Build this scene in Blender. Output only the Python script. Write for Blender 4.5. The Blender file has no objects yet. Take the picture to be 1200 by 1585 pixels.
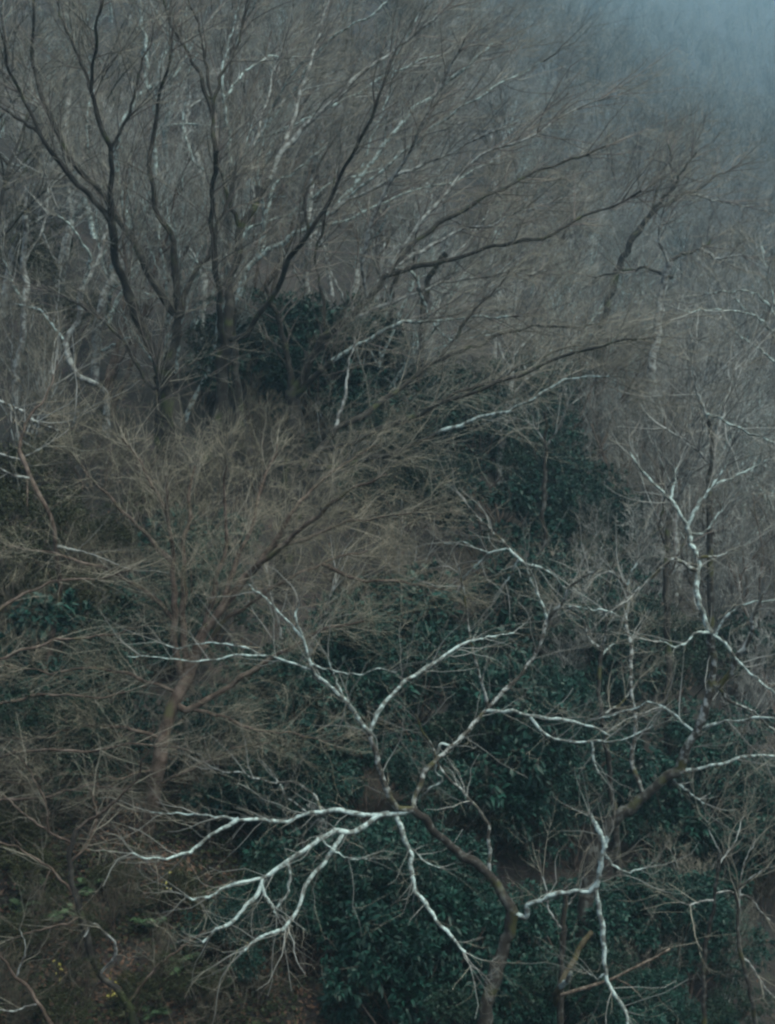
import bpy, math, random
import numpy as np
from mathutils import Vector

# ------------------------------------------------------------------ camera
S = bpy.context.scene
COL = S.collection
FPX = 2406.0                       # focal length in pixels of the 1200 px wide photograph
cam_d = bpy.data.cameras.new('camera')
cam_d.sensor_fit = 'HORIZONTAL'
cam_d.sensor_width = 36.0
cam_d.lens = FPX / 1200.0 * 36.0
cam_d.clip_start = 0.5
cam_d.clip_end = 2000.0
cam = bpy.data.objects.new('camera', cam_d)
cam.location = (0, 0, 0)
cam.rotation_euler = (math.radians(90), 0, 0)
COL.objects.link(cam)
S.camera = cam

# ------------------------------------------------------------------ sky, sun, exposure
SUN_EL, SUN_AZ = math.radians(66), math.radians(130)     # azimuth clockwise from +Y: high, to the right
w = bpy.data.worlds.new('World')
S.world = w
w.use_nodes = True
wn = w.node_tree.nodes
sky = wn.new('ShaderNodeTexSky')
sky.sky_type = 'NISHITA'
sky.sun_disc = False
sky.sun_elevation = SUN_EL
sky.sun_rotation = SUN_AZ
sky.air_density = 1.0
sky.dust_density = 5.0
sky.ozone_density = 0.4
bg = wn['Background']
bg.inputs['Strength'].default_value = 0.085
w.node_tree.links.new(sky.outputs[0], bg.inputs['Color'])

sun_d = bpy.data.lights.new('sun', 'SUN')
sun_d.energy = 1.5
sun_d.angle = math.radians(45)
sun_d.color = (0.90, 1.0, 0.87)
sun = bpy.data.objects.new('sun', sun_d)
COL.objects.link(sun)
sd = Vector((math.sin(SUN_AZ) * math.cos(SUN_EL), math.cos(SUN_AZ) * math.cos(SUN_EL), math.sin(SUN_EL)))
sun.rotation_euler = sd.to_track_quat('Z', 'Y').to_euler()
sun.location = (0, -20, 60)

S.view_settings.view_transform = 'Standard'
S.view_settings.look = 'None'
S.view_settings.gamma = 1.0
S.view_settings.exposure = 1.25
S.view_settings.use_curve_mapping = False
S.render.engine = 'CYCLES'
cy = S.cycles
cy.use_adaptive_sampling = False
cy.use_denoising = True
cy.denoising_prefilter = 'ACCURATE'
cy.max_bounces = 4
cy.diffuse_bounces = 2
cy.glossy_bounces = 1
cy.transmission_bounces = 2
cy.volume_bounces = 1
cy.transparent_max_bounces = 4
cy.caustics_reflective = False
cy.caustics_refractive = False
cy.pixel_filter_type = 'GAUSSIAN'
cy.filter_width = 2.8
S.render.use_motion_blur = False

rng = np.random.default_rng(11)
random.seed(11)

# ------------------------------------------------------------------ materials
def principled(name):
    m = bpy.data.materials.new(name)
    m.use_nodes = True
    nt = m.node_tree
    return m, nt, nt.nodes['Principled BSDF']

def ramp(nt, stops, interp='LINEAR'):
    r = nt.nodes.new('ShaderNodeValToRGB')
    r.color_ramp.interpolation = interp
    e = r.color_ramp.elements
    while len(e) < len(stops):
        e.new(0.5)
    for k, (p, c) in enumerate(stops):
        e[k].position = p
        e[k].color = (*c, 1)
    return r

def noise(nt, scale, detail=4, rough=0.55, vec=None):
    n = nt.nodes.new('ShaderNodeTexNoise')
    n.inputs['Scale'].default_value = scale
    n.inputs['Detail'].default_value = detail
    n.inputs['Roughness'].default_value = rough
    if vec is not None:
        nt.links.new(vec, n.inputs['Vector'])
    return n

def bark(name, dark, mid, pale, amount, scale=5.0, moss=None, moss_at=0.62):
    """bark with pale lichen patches; amount 0..1 is how much of it is pale"""
    m, nt, b = principled(name)
    g = nt.nodes.new('ShaderNodeNewGeometry')
    n1 = noise(nt, scale, 5, 0.6, g.outputs['Position'])
    c = 0.66 - 0.32 * amount
    r = ramp(nt, [(max(0.0, c - 0.22), dark), (max(0.02, c - 0.06), mid), (min(0.98, c + 0.07), pale), (1.0, tuple(min(1, x * 1.15) for x in pale))])
    nt.links.new(n1.outputs['Fac'], r.inputs['Fac'])
    n2 = noise(nt, 38, 4, 0.65, g.outputs['Position'])
    mul = nt.nodes.new('ShaderNodeMixRGB'); mul.blend_type = 'MULTIPLY'; mul.inputs['Fac'].default_value = 0.55
    r2 = ramp(nt, [(0.3, (0.45, 0.45, 0.45)), (0.65, (1, 1, 1))])
    nt.links.new(n2.outputs['Fac'], r2.inputs['Fac'])
    nt.links.new(r.outputs['Color'], mul.inputs['Color1'])
    nt.links.new(r2.outputs['Color'], mul.inputs['Color2'])
    out = mul.outputs['Color']
    if moss is not None:
        n3 = noise(nt, 2.3, 3, 0.5, g.outputs['Position'])
        r3 = ramp(nt, [(moss_at - 0.06, (0, 0, 0)), (moss_at + 0.05, (1, 1, 1))])
        nt.links.new(n3.outputs['Fac'], r3.inputs['Fac'])
        mm = nt.nodes.new('ShaderNodeMixRGB')
        mm.inputs['Color2'].default_value = (*moss, 1)
        nt.links.new(r3.outputs['Color'], mm.inputs['Fac'])
        nt.links.new(out, mm.inputs['Color1'])
        out = mm.outputs['Color']
    nt.links.new(out, b.inputs['Base Color'])
    b.inputs['Roughness'].default_value = 0.85
    b.inputs['Specular IOR Level'].default_value = 0.25
    bmp = nt.nodes.new('ShaderNodeBump')
    bmp.inputs['Strength'].default_value = 0.5
    bmp.inputs['Distance'].default_value = 0.02
    nt.links.new(n2.outputs['Fac'], bmp.inputs['Height'])
    nt.links.new(bmp.outputs['Normal'], b.inputs['Normal'])
    return m

def twig_mat(name, c1, c2, scale=1.2):
    m, nt, b = principled(name)
    g = nt.nodes.new('ShaderNodeNewGeometry')
    oi = nt.nodes.new('ShaderNodeObjectInfo')
    n1 = noise(nt, scale, 3, 0.6, g.outputs['Position'])
    r = ramp(nt, [(0.32, c1), (0.68, c2)])
    nt.links.new(n1.outputs['Fac'], r.inputs['Fac'])
    hsv = nt.nodes.new('ShaderNodeHueSaturation')
    mr = nt.nodes.new('ShaderNodeMapRange')
    mr.inputs['To Min'].default_value = 0.6
    mr.inputs['To Max'].default_value = 1.25
    nt.links.new(oi.outputs['Random'], mr.inputs['Value'])
    mr2 = nt.nodes.new('ShaderNodeMapRange')
    mr2.inputs['To Min'].default_value = 0.3
    mr2.inputs['To Max'].default_value = 1.9
    nt.links.new(g.outputs['Random Per Island'], mr2.inputs['Value'])
    ml = nt.nodes.new('ShaderNodeMath'); ml.operation = 'MULTIPLY'
    nt.links.new(mr.outputs['Result'], ml.inputs[0]); nt.links.new(mr2.outputs['Result'], ml.inputs[1])
    nt.links.new(ml.outputs[0], hsv.inputs['Value'])
    nt.links.new(r.outputs['Color'], hsv.inputs['Color'])
    nt.links.new(hsv.outputs['Color'], b.inputs['Base Color'])
    b.inputs['Roughness'].default_value = 0.75
    b.inputs['Specular IOR Level'].default_value = 0.3
    return m

def leaf_mat(name, c1, c2, c3, rough=0.42, scale=3.0):
    m, nt, b = principled(name)
    g = nt.nodes.new('ShaderNodeNewGeometry')
    n1 = noise(nt, scale, 3, 0.6, g.outputs['Position'])
    r = ramp(nt, [(0.28, c1), (0.52, c2), (0.78, c3)])
    nt.links.new(n1.outputs['Fac'], r.inputs['Fac'])
    hsv = nt.nodes.new('ShaderNodeHueSaturation')
    mr = nt.nodes.new('ShaderNodeMapRange')
    mr.inputs['To Min'].default_value = 0.75
    mr.inputs['To Max'].default_value = 1.3
    nt.links.new(g.outputs['Random Per Island'], mr.inputs['Value'])
    nt.links.new(mr.outputs['Result'], hsv.inputs['Value'])
    nt.links.new(r.outputs['Color'], hsv.inputs['Color'])
    nt.links.new(hsv.outputs['Color'], b.inputs['Base Color'])
    b.inputs['Roughness'].default_value = rough
    b.inputs['Specular IOR Level'].default_value = 0.2
    return m

M = {
    'dark_bark': bark('dark_bark', (0.014, 0.013, 0.011), (0.028, 0.026, 0.022), (0.075, 0.075, 0.063), 0.22, 4.0, (0.035, 0.045, 0.016), 0.62),
    'dim_bark': bark('dim_bark', (0.015, 0.0135, 0.011), (0.03, 0.027, 0.022), (0.10, 0.11, 0.10), 0.30, 8.0, (0.045, 0.05, 0.018), 0.62),
    'brown_bark': bark('brown_bark', (0.032, 0.023, 0.018), (0.07, 0.05, 0.038), (0.15, 0.12, 0.098), 0.36, 4.0, (0.06, 0.06, 0.03), 0.66),
    'pale_bark': bark('pale_bark', (0.045, 0.043, 0.033), (0.15, 0.175, 0.16), (0.44, 0.57, 0.545), 0.46, 8.0),
    'mottled_bark': bark('mottled_bark', (0.025, 0.022, 0.018), (0.06, 0.058, 0.048), (0.36, 0.41, 0.39), 0.36, 8.0, (0.06, 0.06, 0.02), 0.62),
    'grey_bark': bark('grey_bark', (0.045, 0.042, 0.036), (0.12, 0.12, 0.11), (0.34, 0.38, 0.36), 0.48, 6.0),
    'twig_brown': twig_mat('twig_brown', (0.072, 0.069, 0.053), (0.225, 0.218, 0.176)),
    'twig_olive': twig_mat('twig_olive', (0.035, 0.033, 0.022), (0.115, 0.105, 0.075)),
    'twig_warm': twig_mat('twig_warm', (0.092, 0.085, 0.060), (0.24, 0.222, 0.165)),
    'twig_grey': twig_mat('twig_grey', (0.105, 0.11, 0.10), (0.29, 0.31, 0.29)),
    'twig_dark': twig_mat('twig_dark', (0.06, 0.052, 0.047), (0.16, 0.14, 0.125)),
    'leaf_evergreen': leaf_mat('leaf_evergreen', (0.005, 0.022, 0.016), (0.009, 0.039, 0.029), (0.021, 0.076, 0.057)),
    'leaf_deep': leaf_mat('leaf_deep', (0.005, 0.016, 0.010), (0.009, 0.026, 0.016), (0.022, 0.050, 0.030)),
    'leaf_olive': leaf_mat('leaf_olive', (0.012, 0.016, 0.006), (0.022, 0.027, 0.010), (0.055, 0.054, 0.021)),
    'leaf_fern': leaf_mat('leaf_fern', (0.035, 0.065, 0.03), (0.05, 0.09, 0.045), (0.085, 0.13, 0.065)),
    'leaf_moss': leaf_mat('leaf_moss', (0.009, 0.015, 0.006), (0.018, 0.027, 0.011), (0.055, 0.075, 0.028), 0.6),
    'leaf_yellow': leaf_mat('leaf_yellow', (0.26, 0.24, 0.05), (0.36, 0.33, 0.08), (0.42, 0.40, 0.14)),
    'leaf_dead': leaf_mat('leaf_dead', (0.03, 0.019, 0.013), (0.075, 0.045, 0.030), (0.19, 0.12, 0.085), 0.8),
    'mossy_wood': bark('mossy_wood', (0.03, 0.025, 0.016), (0.06, 0.05, 0.027), (0.11, 0.10, 0.065), 0.35, 6.0, (0.075, 0.072, 0.018), 0.58),
    'dead_wood': bark('dead_wood', (0.04, 0.031, 0.023), (0.10, 0.078, 0.058), (0.22, 0.185, 0.145), 0.4, 11.0),
}

def ground_mat():
    m, nt, b = principled('leaf_litter_soil')
    g = nt.nodes.new('ShaderNodeNewGeometry')
    n1 = noise(nt, 0.35, 5, 0.6, g.outputs['Position'])
    n2 = noise(nt, 7.0, 6, 0.7, g.outputs['Position'])
    v = nt.nodes.new('ShaderNodeTexVoronoi'); v.inputs['Scale'].default_value = 11
    nt.links.new(g.outputs['Position'], v.inputs['Vector'])
    r1 = ramp(nt, [(0.3, (0.010, 0.012, 0.007)), (0.5, (0.022, 0.019, 0.013)), (0.7, (0.046, 0.036, 0.027))])
    r2 = ramp(nt, [(0.3, (0.35, 0.35, 0.35)), (0.7, (1.1, 1.05, 1.0))])
    nt.links.new(n1.outputs['Fac'], r1.inputs['Fac'])
    nt.links.new(n2.outputs['Fac'], r2.inputs['Fac'])
    mx = nt.nodes.new('ShaderNodeMixRGB'); mx.blend_type = 'MULTIPLY'; mx.inputs['Fac'].default_value = 0.9
    nt.links.new(r1.outputs['Color'], mx.inputs['Color1'])
    nt.links.new(r2.outputs['Color'], mx.inputs['Color2'])
    mv = nt.nodes.new('ShaderNodeMixRGB'); mv.blend_type = 'OVERLAY'; mv.inputs['Fac'].default_value = 0.35
    nt.links.new(mx.outputs['Color'], mv.inputs['Color1'])
    nt.links.new(v.outputs['Color'], mv.inputs['Color2'])
    hs = nt.nodes.new('ShaderNodeHueSaturation'); hs.inputs['Saturation'].default_value = 0.7
    nt.links.new(mv.outputs['Color'], hs.inputs['Color'])
    nt.links.new(hs.outputs['Color'], b.inputs['Base Color'])
    b.inputs['Roughness'].default_value = 0.95
    bm = nt.nodes.new('ShaderNodeBump'); bm.inputs['Distance'].default_value = 0.1
    nt.links.new(n2.outputs['Fac'], bm.inputs['Height'])
    nt.links.new(bm.outputs['Normal'], b.inputs['Normal'])
    return m

# ------------------------------------------------------------------ helpers
def mesh_from(name, V, Fq, mat, smooth=True):
    """V (n,3); Fq (m,k) faces of one size k"""
    me = bpy.data.meshes.new(name)
    V = np.ascontiguousarray(V, np.float32); Fq = np.ascontiguousarray(Fq, np.int32)
    k = Fq.shape[1]
    me.vertices.add(len(V)); me.vertices.foreach_set('co', V.ravel())
    me.loops.add(Fq.size); me.loops.foreach_set('vertex_index', Fq.ravel())
    me.polygons.add(len(Fq))
    me.polygons.foreach_set('loop_start', np.arange(0, Fq.size, k, dtype=np.int32))
    if smooth:
        me.polygons.foreach_set('use_smooth', np.ones(len(Fq), bool))
    me.update(calc_edges=True)
    me.materials.append(mat)
    return me

def link(name, data, parent=None):
    o = bpy.data.objects.new(name, data)
    COL.objects.link(o)
    if parent is not None:
        o.parent = parent
    return o

def root_at(name, loc, label, cat, group=None):
    o = link(name, None)
    o.location = loc
    o.empty_display_size = 0.2
    o['label'] = label
    o['category'] = cat
    if group:
        o['group'] = group
    return o

def norm(a):
    return a / (np.linalg.norm(a, axis=-1, keepdims=True) + 1e-9)

def tubes(P, R, K, flare=None):
    """P (N,S,3) polylines, R (N,S) radii -> vertices, quads"""
    N, Sg, _ = P.shape
    T = np.empty_like(P)
    T[:, 1:-1] = P[:, 2:] - P[:, :-2]
    T[:, 0] = P[:, 1] - P[:, 0]
    T[:, -1] = P[:, -1] - P[:, -2]
    T = norm(T)
    ref = np.tile(np.array([0.31, 0.87, 0.38]), (N, Sg, 1))
    near = np.abs((T * ref).sum(-1)) > 0.9
    # choose one reference for the whole polyline so that rings do not twist
    nr = near.any(axis=1)
    ref[nr] = np.array([0.93, -0.3, 0.2])
    A = norm(np.cross(T, ref)); B = np.cross(T, A)
    ang = np.arange(K) * 2 * math.pi / K
    ca, sa = np.cos(ang), np.sin(ang)
    V = P[:, :, None, :] + R[:, :, None, None] * (A[:, :, None, :] * ca[None, None, :, None] + B[:, :, None, :] * sa[None, None, :, None])
    V = V.reshape(-1, 3)
    base = (np.arange(N) * Sg * K)[:, None, None]
    s = (np.arange(Sg - 1) * K)[None, :, None]
    k0 = np.arange(K)[None, None, :]; k1 = (k0 + 1) % K
    f = np.stack([base + s + k0, base + s + k1, base + s + K + k1, base + s + K + k0], -1).reshape(-1, 4)
    return V, f

def join(parts):
    Vs, Fs, off = [], [], 0
    for V, f in parts:
        if len(V) == 0:
            continue
        Vs.append(V); Fs.append(f + off); off += len(V)
    return np.concatenate(Vs), np.concatenate(Fs)

def plen(P):
    return np.linalg.norm(np.diff(P, axis=1), axis=2).sum(1)

def grow(r, P, R, count, t0, L, ang, segs, trop=(0, 0, 0.1), wig=0.12, rr=0.6, rmin=0.002, tip=0.35, taper=0.55, relative=True, density=False, t1=1.0, rmax=9):
    """side shoots on polylines. count: shoots per parent (or per metre with density); L: (lo,hi) length, times parent length if relative"""
    N, Sg, _ = P.shape
    if N == 0:
        return P[:0, :segs + 1] if Sg > segs else np.zeros((0, segs + 1, 3)), np.zeros((0, segs + 1))
    Lp = plen(P)
    lam = count * Lp if density else np.full(N, float(count))
    n = np.floor(lam + r.random(N)).astype(int)
    idx = np.repeat(np.arange(N), n)
    M_ = len(idx)
    if M_ == 0:
        return np.zeros((0, segs + 1, 3)), np.zeros((0, segs + 1))
    t = t0 + (t1 - t0) * r.random(M_)
    x = t * (Sg - 1)
    i = np.minimum(x.astype(int), Sg - 2); fr = (x - i)[:, None]
    p = P[idx, i] * (1 - fr) + P[idx, i + 1] * fr
    T = norm(P[idx, i + 1] - P[idx, i])
    rp = R[idx, i] * (1 - fr[:, 0]) + R[idx, i + 1] * fr[:, 0]
    q = norm(np.cross(T, norm(r.normal(size=(M_, 3)))))
    a = np.radians(r.uniform(ang[0], ang[1], M_))[:, None]
    d = norm(np.cos(a) * T + np.sin(a) * q)
    ln = r.uniform(L[0], L[1], M_)
    if relative:
        ln = ln * Lp[idx] * (1 - taper * t)
    out = np.empty((M_, segs + 1, 3)); out[:, 0] = p
    tr = np.array(trop)
    step = (ln / segs)[:, None]
    for s in range(segs):
        d = norm(d + wig * r.normal(size=(M_, 3)) + tr)
        p = p + d * step
        out[:, s + 1] = p
    r0 = np.clip(rp * rr * np.clip(ln / 0.6, 0.35, 1.0) ** 0.35, rmin, rmax)
    prof = 1 - (1 - tip) * np.linspace(0, 1, segs + 1) ** 0.9
    RR = np.maximum(r0[:, None] * prof[None], rmin * 0.5)
    return out, RR

def copy_tree(src, parent=None):
    c = src.copy()
    COL.objects.link(c)
    c.parent = parent
    for ch in src.children:
        copy_tree(ch, c)
    return c

# ------------------------------------------------------------------ the hillside
_nr = np.random.default_rng(5)
_waves = [(_nr.normal(size=2) * s, _nr.uniform(0, 6.28), a) for s, a in
          [(0.045, 1.1), (0.05, 1.0), (0.11, 0.5), (0.13, 0.45), (0.3, 0.16), (0.36, 0.15), (0.8, 0.06), (1.0, 0.05), (2.1, 0.03), (2.4, 0.03)]]

def ground_z(x, y):
    x = np.asarray(x, float); y = np.asarray(y, float)
    zl = -21.5 + 0.50 * y - 0.18 * x
    # to the right the slope falls back into a side valley and climbs the mountain beyond it
    zr = np.interp(y, [-50, 20, 40, 60, 80, 120, 180, 270, 420, 620, 850, 1400], [-50, -15.0, -7.5, -2.5, 2.5, 12.0, 29.0, 54.0, 101.0, 176.0, 276.0, 530.0]) - 0.12 * (x - 0.22 * y) * np.clip(60 / np.maximum(y, 1), 0.2, 1)
    side = np.clip((x / np.maximum(y + 10.0, 1.0) + 0.10) / 0.36, 0, 1)
    side = side * side * (3 - 2 * side)
    z = zl * (1 - side) + zr * side
    for k, ph, a in _waves:
        z = z + a * np.sin(k[0] * x + k[1] * y + ph)
    lo = -15.0
    z = lo + 1.5 * np.logaddexp(0, (z - lo) / 1.5)              # valley floor below the camera
    hi = 470.0
    z = hi - 8 * np.logaddexp(0, (hi - z) / 8)                  # rounded ridge out of sight
    return z

def px(u, v, d):
    return np.array([(u - 600.0) / FPX * d, d, (792.5 - v) / FPX * d])

def hit(u, v):
    dx, dz = (u - 600.0) / FPX, (792.5 - v) / FPX
    ys = np.linspace(15, 1200, 9000)
    below = dz * ys < ground_z(dx * ys, ys)
    k = int(np.argmax(below)) if below.any() else len(ys) - 1
    y = ys[k]
    return np.array([dx * y, y, float(ground_z(dx * y, y))])

def build_ground():
    xs = np.concatenate([np.linspace(-460, -30, 80)[:-1], np.linspace(-30, 30, 150), np.linspace(30, 560, 110)[1:]])
    ys = np.concatenate([np.linspace(-12, 20, 16)[:-1], np.linspace(20, 60, 130), np.linspace(60, 300, 100)[1:], np.linspace(300, 1300, 120)[1:]])
    X, Y = np.meshgrid(xs, ys)
    Z = ground_z(X, Y)
    V = np.stack([X, Y, Z], -1).reshape(-1, 3)
    nx, ny = len(xs), len(ys)
    i = np.arange(ny - 1)[:, None] * nx + np.arange(nx - 1)[None]
    f = np.stack([i, i + 1, i + nx + 1, i + nx], -1).reshape(-1, 4)
    o = link('ground', mesh_from('ground', V, f, ground_mat()))
    o['kind'] = 'structure'
build_ground()

# ------------------------------------------------------------------ trees traced limb by limb
def catmull(Q, n):
    Q = np.asarray(Q, float)
    if len(Q) == 2:
        return Q[0] + (Q[1] - Q[0]) * np.linspace(0, 1, n)[:, None]
    seg = np.linalg.norm(np.diff(Q[:, :2], axis=0), axis=1)
    s = np.concatenate([[0], np.cumsum(seg)])
    E = np.vstack([2 * Q[0] - Q[1], Q, 2 * Q[-1] - Q[-2]])
    out = []
    for t in np.linspace(0, s[-1], n):
        k = min(int(np.searchsorted(s, t, 'right')) - 1, len(Q) - 2)
        k = max(k, 0)
        u = (t - s[k]) / max(seg[k], 1e-6)
        a, b, c, d = E[k], E[k + 1], E[k + 2], E[k + 3]
        out.append(0.5 * ((2 * b) + (c - a) * u + (2 * a - 5 * b + 4 * c - d) * u * u + (3 * b - a - 3 * c + d) * u ** 3))
    return np.array(out)

NS = 30
def traced_tree(name, label, d0, limbs, twig, seed, spread=0.55, group=None, cat='tree', wobble=1.0, trunk_to_ground=True):
    """limbs: list of (material, r0px, r1px, 'u,v u,v ...' [, depth slope]); the first is the trunk. twig: dict of growth settings"""
    r = np.random.default_rng(seed)
    placed = []          # (u, v, d) samples
    built = []
    for k, lm in enumerate(limbs):
        mat, r0, r1, pts = lm[:4]
        Q = np.array([[float(c) for c in p.split(',')] for p in pts.split()])
        slope = lm[4] if len(lm) > 4 else (0.0 if k == 0 else r.uniform(-spread, spread))
        if placed and len(Q) > 1:
            A = np.concatenate(placed)
            j = np.argmin(((A[:, :2] - Q[0]) ** 2).sum(1))
            ds = A[j, 2]
            gap = np.linalg.norm(A[j, :2] - Q[0])
            if gap > 1.5:
                Q = np.vstack([A[j, :2], Q]) if gap > 6 else np.vstack([A[j, :2], Q[1:]])
        else:
            ds = d0
        lin = np.stack([np.interp(np.linspace(0, 1, NS), np.concatenate([[0], np.cumsum(np.linalg.norm(np.diff(Q, axis=0), axis=1))]) / max(1e-6, np.linalg.norm(np.diff(Q, axis=0), axis=1).sum()), Q[:, c]) for c in (0, 1)], 1)
        C = 0.45 * catmull(Q, NS) + 0.55 * lin
        ln = np.concatenate([[0], np.cumsum(np.linalg.norm(np.diff(C, axis=0), axis=1))]) / FPX * d0
        ph = r.uniform(0, 6.28, 2)
        dep = ds + slope * ln + 0.05 * ln * np.sin(ln * 1.7 + ph[0])
        kk = r.normal(size=(NS, 2)) * wobble
        kk = 0.45 * kk + 0.8 * (np.roll(kk, 1, 0) + kk + np.roll(kk, -1, 0)) / 2
        fade = np.minimum(1, np.arange(NS) / 4.0)[:, None]
        jit = kk * fade * min(1.6, 0.55 + ln[-1] * 0.25)
        C = C + jit
        placed.append(np.column_stack([C, dep]))
        P = np.stack([px(u, v, dd) for (u, v), dd in zip(C, dep)])
        if mat == 'pale_bark':
            r0, r1 = r0 * 0.72, r1 * 0.7
        elif k > 0:
            r0, r1 = r0 * 0.82, r1 * 0.7
        rad = np.linspace(r0, r1, NS) / FPX * d0
        built.append([mat, P, rad])
    # trunk down to the ground
    P0, R0 = built[0][1], built[0][2]
    base = P0[0].copy()
    gz = float(ground_z(base[0], base[1]))
    if trunk_to_ground and base[2] > gz - 0.05:
        h = base[2] - gz + 0.25
        tdir = norm(P0[3] - P0[0]); lean = np.array([tdir[0], tdir[1], 0]) * 0.25
        n = 6
        ext = np.array([base - (np.array([0, 0, 1]) + lean) * h * (n - q) / n for q in range(n)])
        built[0][1] = np.vstack([ext, P0])
        built[0][2] = np.concatenate([R0[0] * np.linspace(1.45, 1.02, n), R0])
        base = ext[0]
    org = np.array([base[0], base[1], max(gz, -99)])
    org[2] = float(ground_z(base[0], base[1]))
    root = root_at(name, org, label, cat, group)
    allP, allR = [], []
    for k, (mat, P, rad) in enumerate(built):
        rad = rad * (1 + 0.10 * np.sin(np.linspace(0, 14, len(rad)) + k))
        Kk = 10 if rad.max() > 0.05 else (7 if rad.max() > 0.02 else 5)
        V, f = tubes(P[None] - org, rad[None], Kk)
        # closed end
        link('trunk' if k == 0 else 'limb', mesh_from('limb', V, f, M[mat]), root)
        allP.append(P[-NS:] - org); allR.append(rad[-NS:])
    P = np.stack(allP); R = np.stack(allR)
    tw = dict(den1=2.2, len1=(0.7, 1.7), den2=4.0, len2=(0.35, 0.9), den3=6.0, len3=(0.15, 0.42), trop=(0.03, 0, 0.06), ang=(22, 55),
              mat='twig_brown', bmat='twig_brown', skip=1, wig=0.13, t0=0.15, rr=0.5, rmin=0.003, rmax1=0.02)
    tw.update(twig)
    s0 = tw['skip']
    P, R = P[s0:], R[s0:]
    a, ar = grow(r, P, R, tw['den1'], tw['t0'], tw['len1'], tw['ang'], 5, tw['trop'], tw['wig'], tw['rr'], tw['rmin'] * 1.6, 0.4, relative=False, density=True, rmax=tw['rmax1'])
    # each limb runs out into fine shoots at its end
    e, er = grow(r, P, R, tw.get('ends', 3), 0.82, tw['len1'], (5, 28), 5, tw['trop'], tw['wig'], 0.75, tw['rmin'] * 1.6, 0.35, relative=False, rmax=tw['rmax1'])
    a = np.concatenate([a, e]); ar = np.concatenate([ar, er])
    b, br = grow(r, a, ar, tw['den2'], 0.12, tw['len2'], tw['ang'], 4, tw['trop'], tw['wig'], 0.62, tw['rmin'] * 1.2, 0.45, relative=False, density=True)
    c, cr = grow(r, b, br, tw['den3'], 0.1, tw['len3'], tw['ang'], 2, tw['trop'], tw['wig'], 0.7, tw['rmin'], 0.5, relative=False, density=True)
    parts = [tubes(b, br, 3)] + ([tubes(c, cr, 3)] if len(c) else [])
    V, f = join(parts)
    o = link('twigs', mesh_from('twigs', V, f, M[tw['mat']], False), root)
    o['kind'] = 'stuff'
    V, f = tubes(a, ar, 4)
    o = link('branches', mesh_from('branches', V, f, M[tw['bmat']]), root)
    o['kind'] = 'stuff'
    return root

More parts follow.
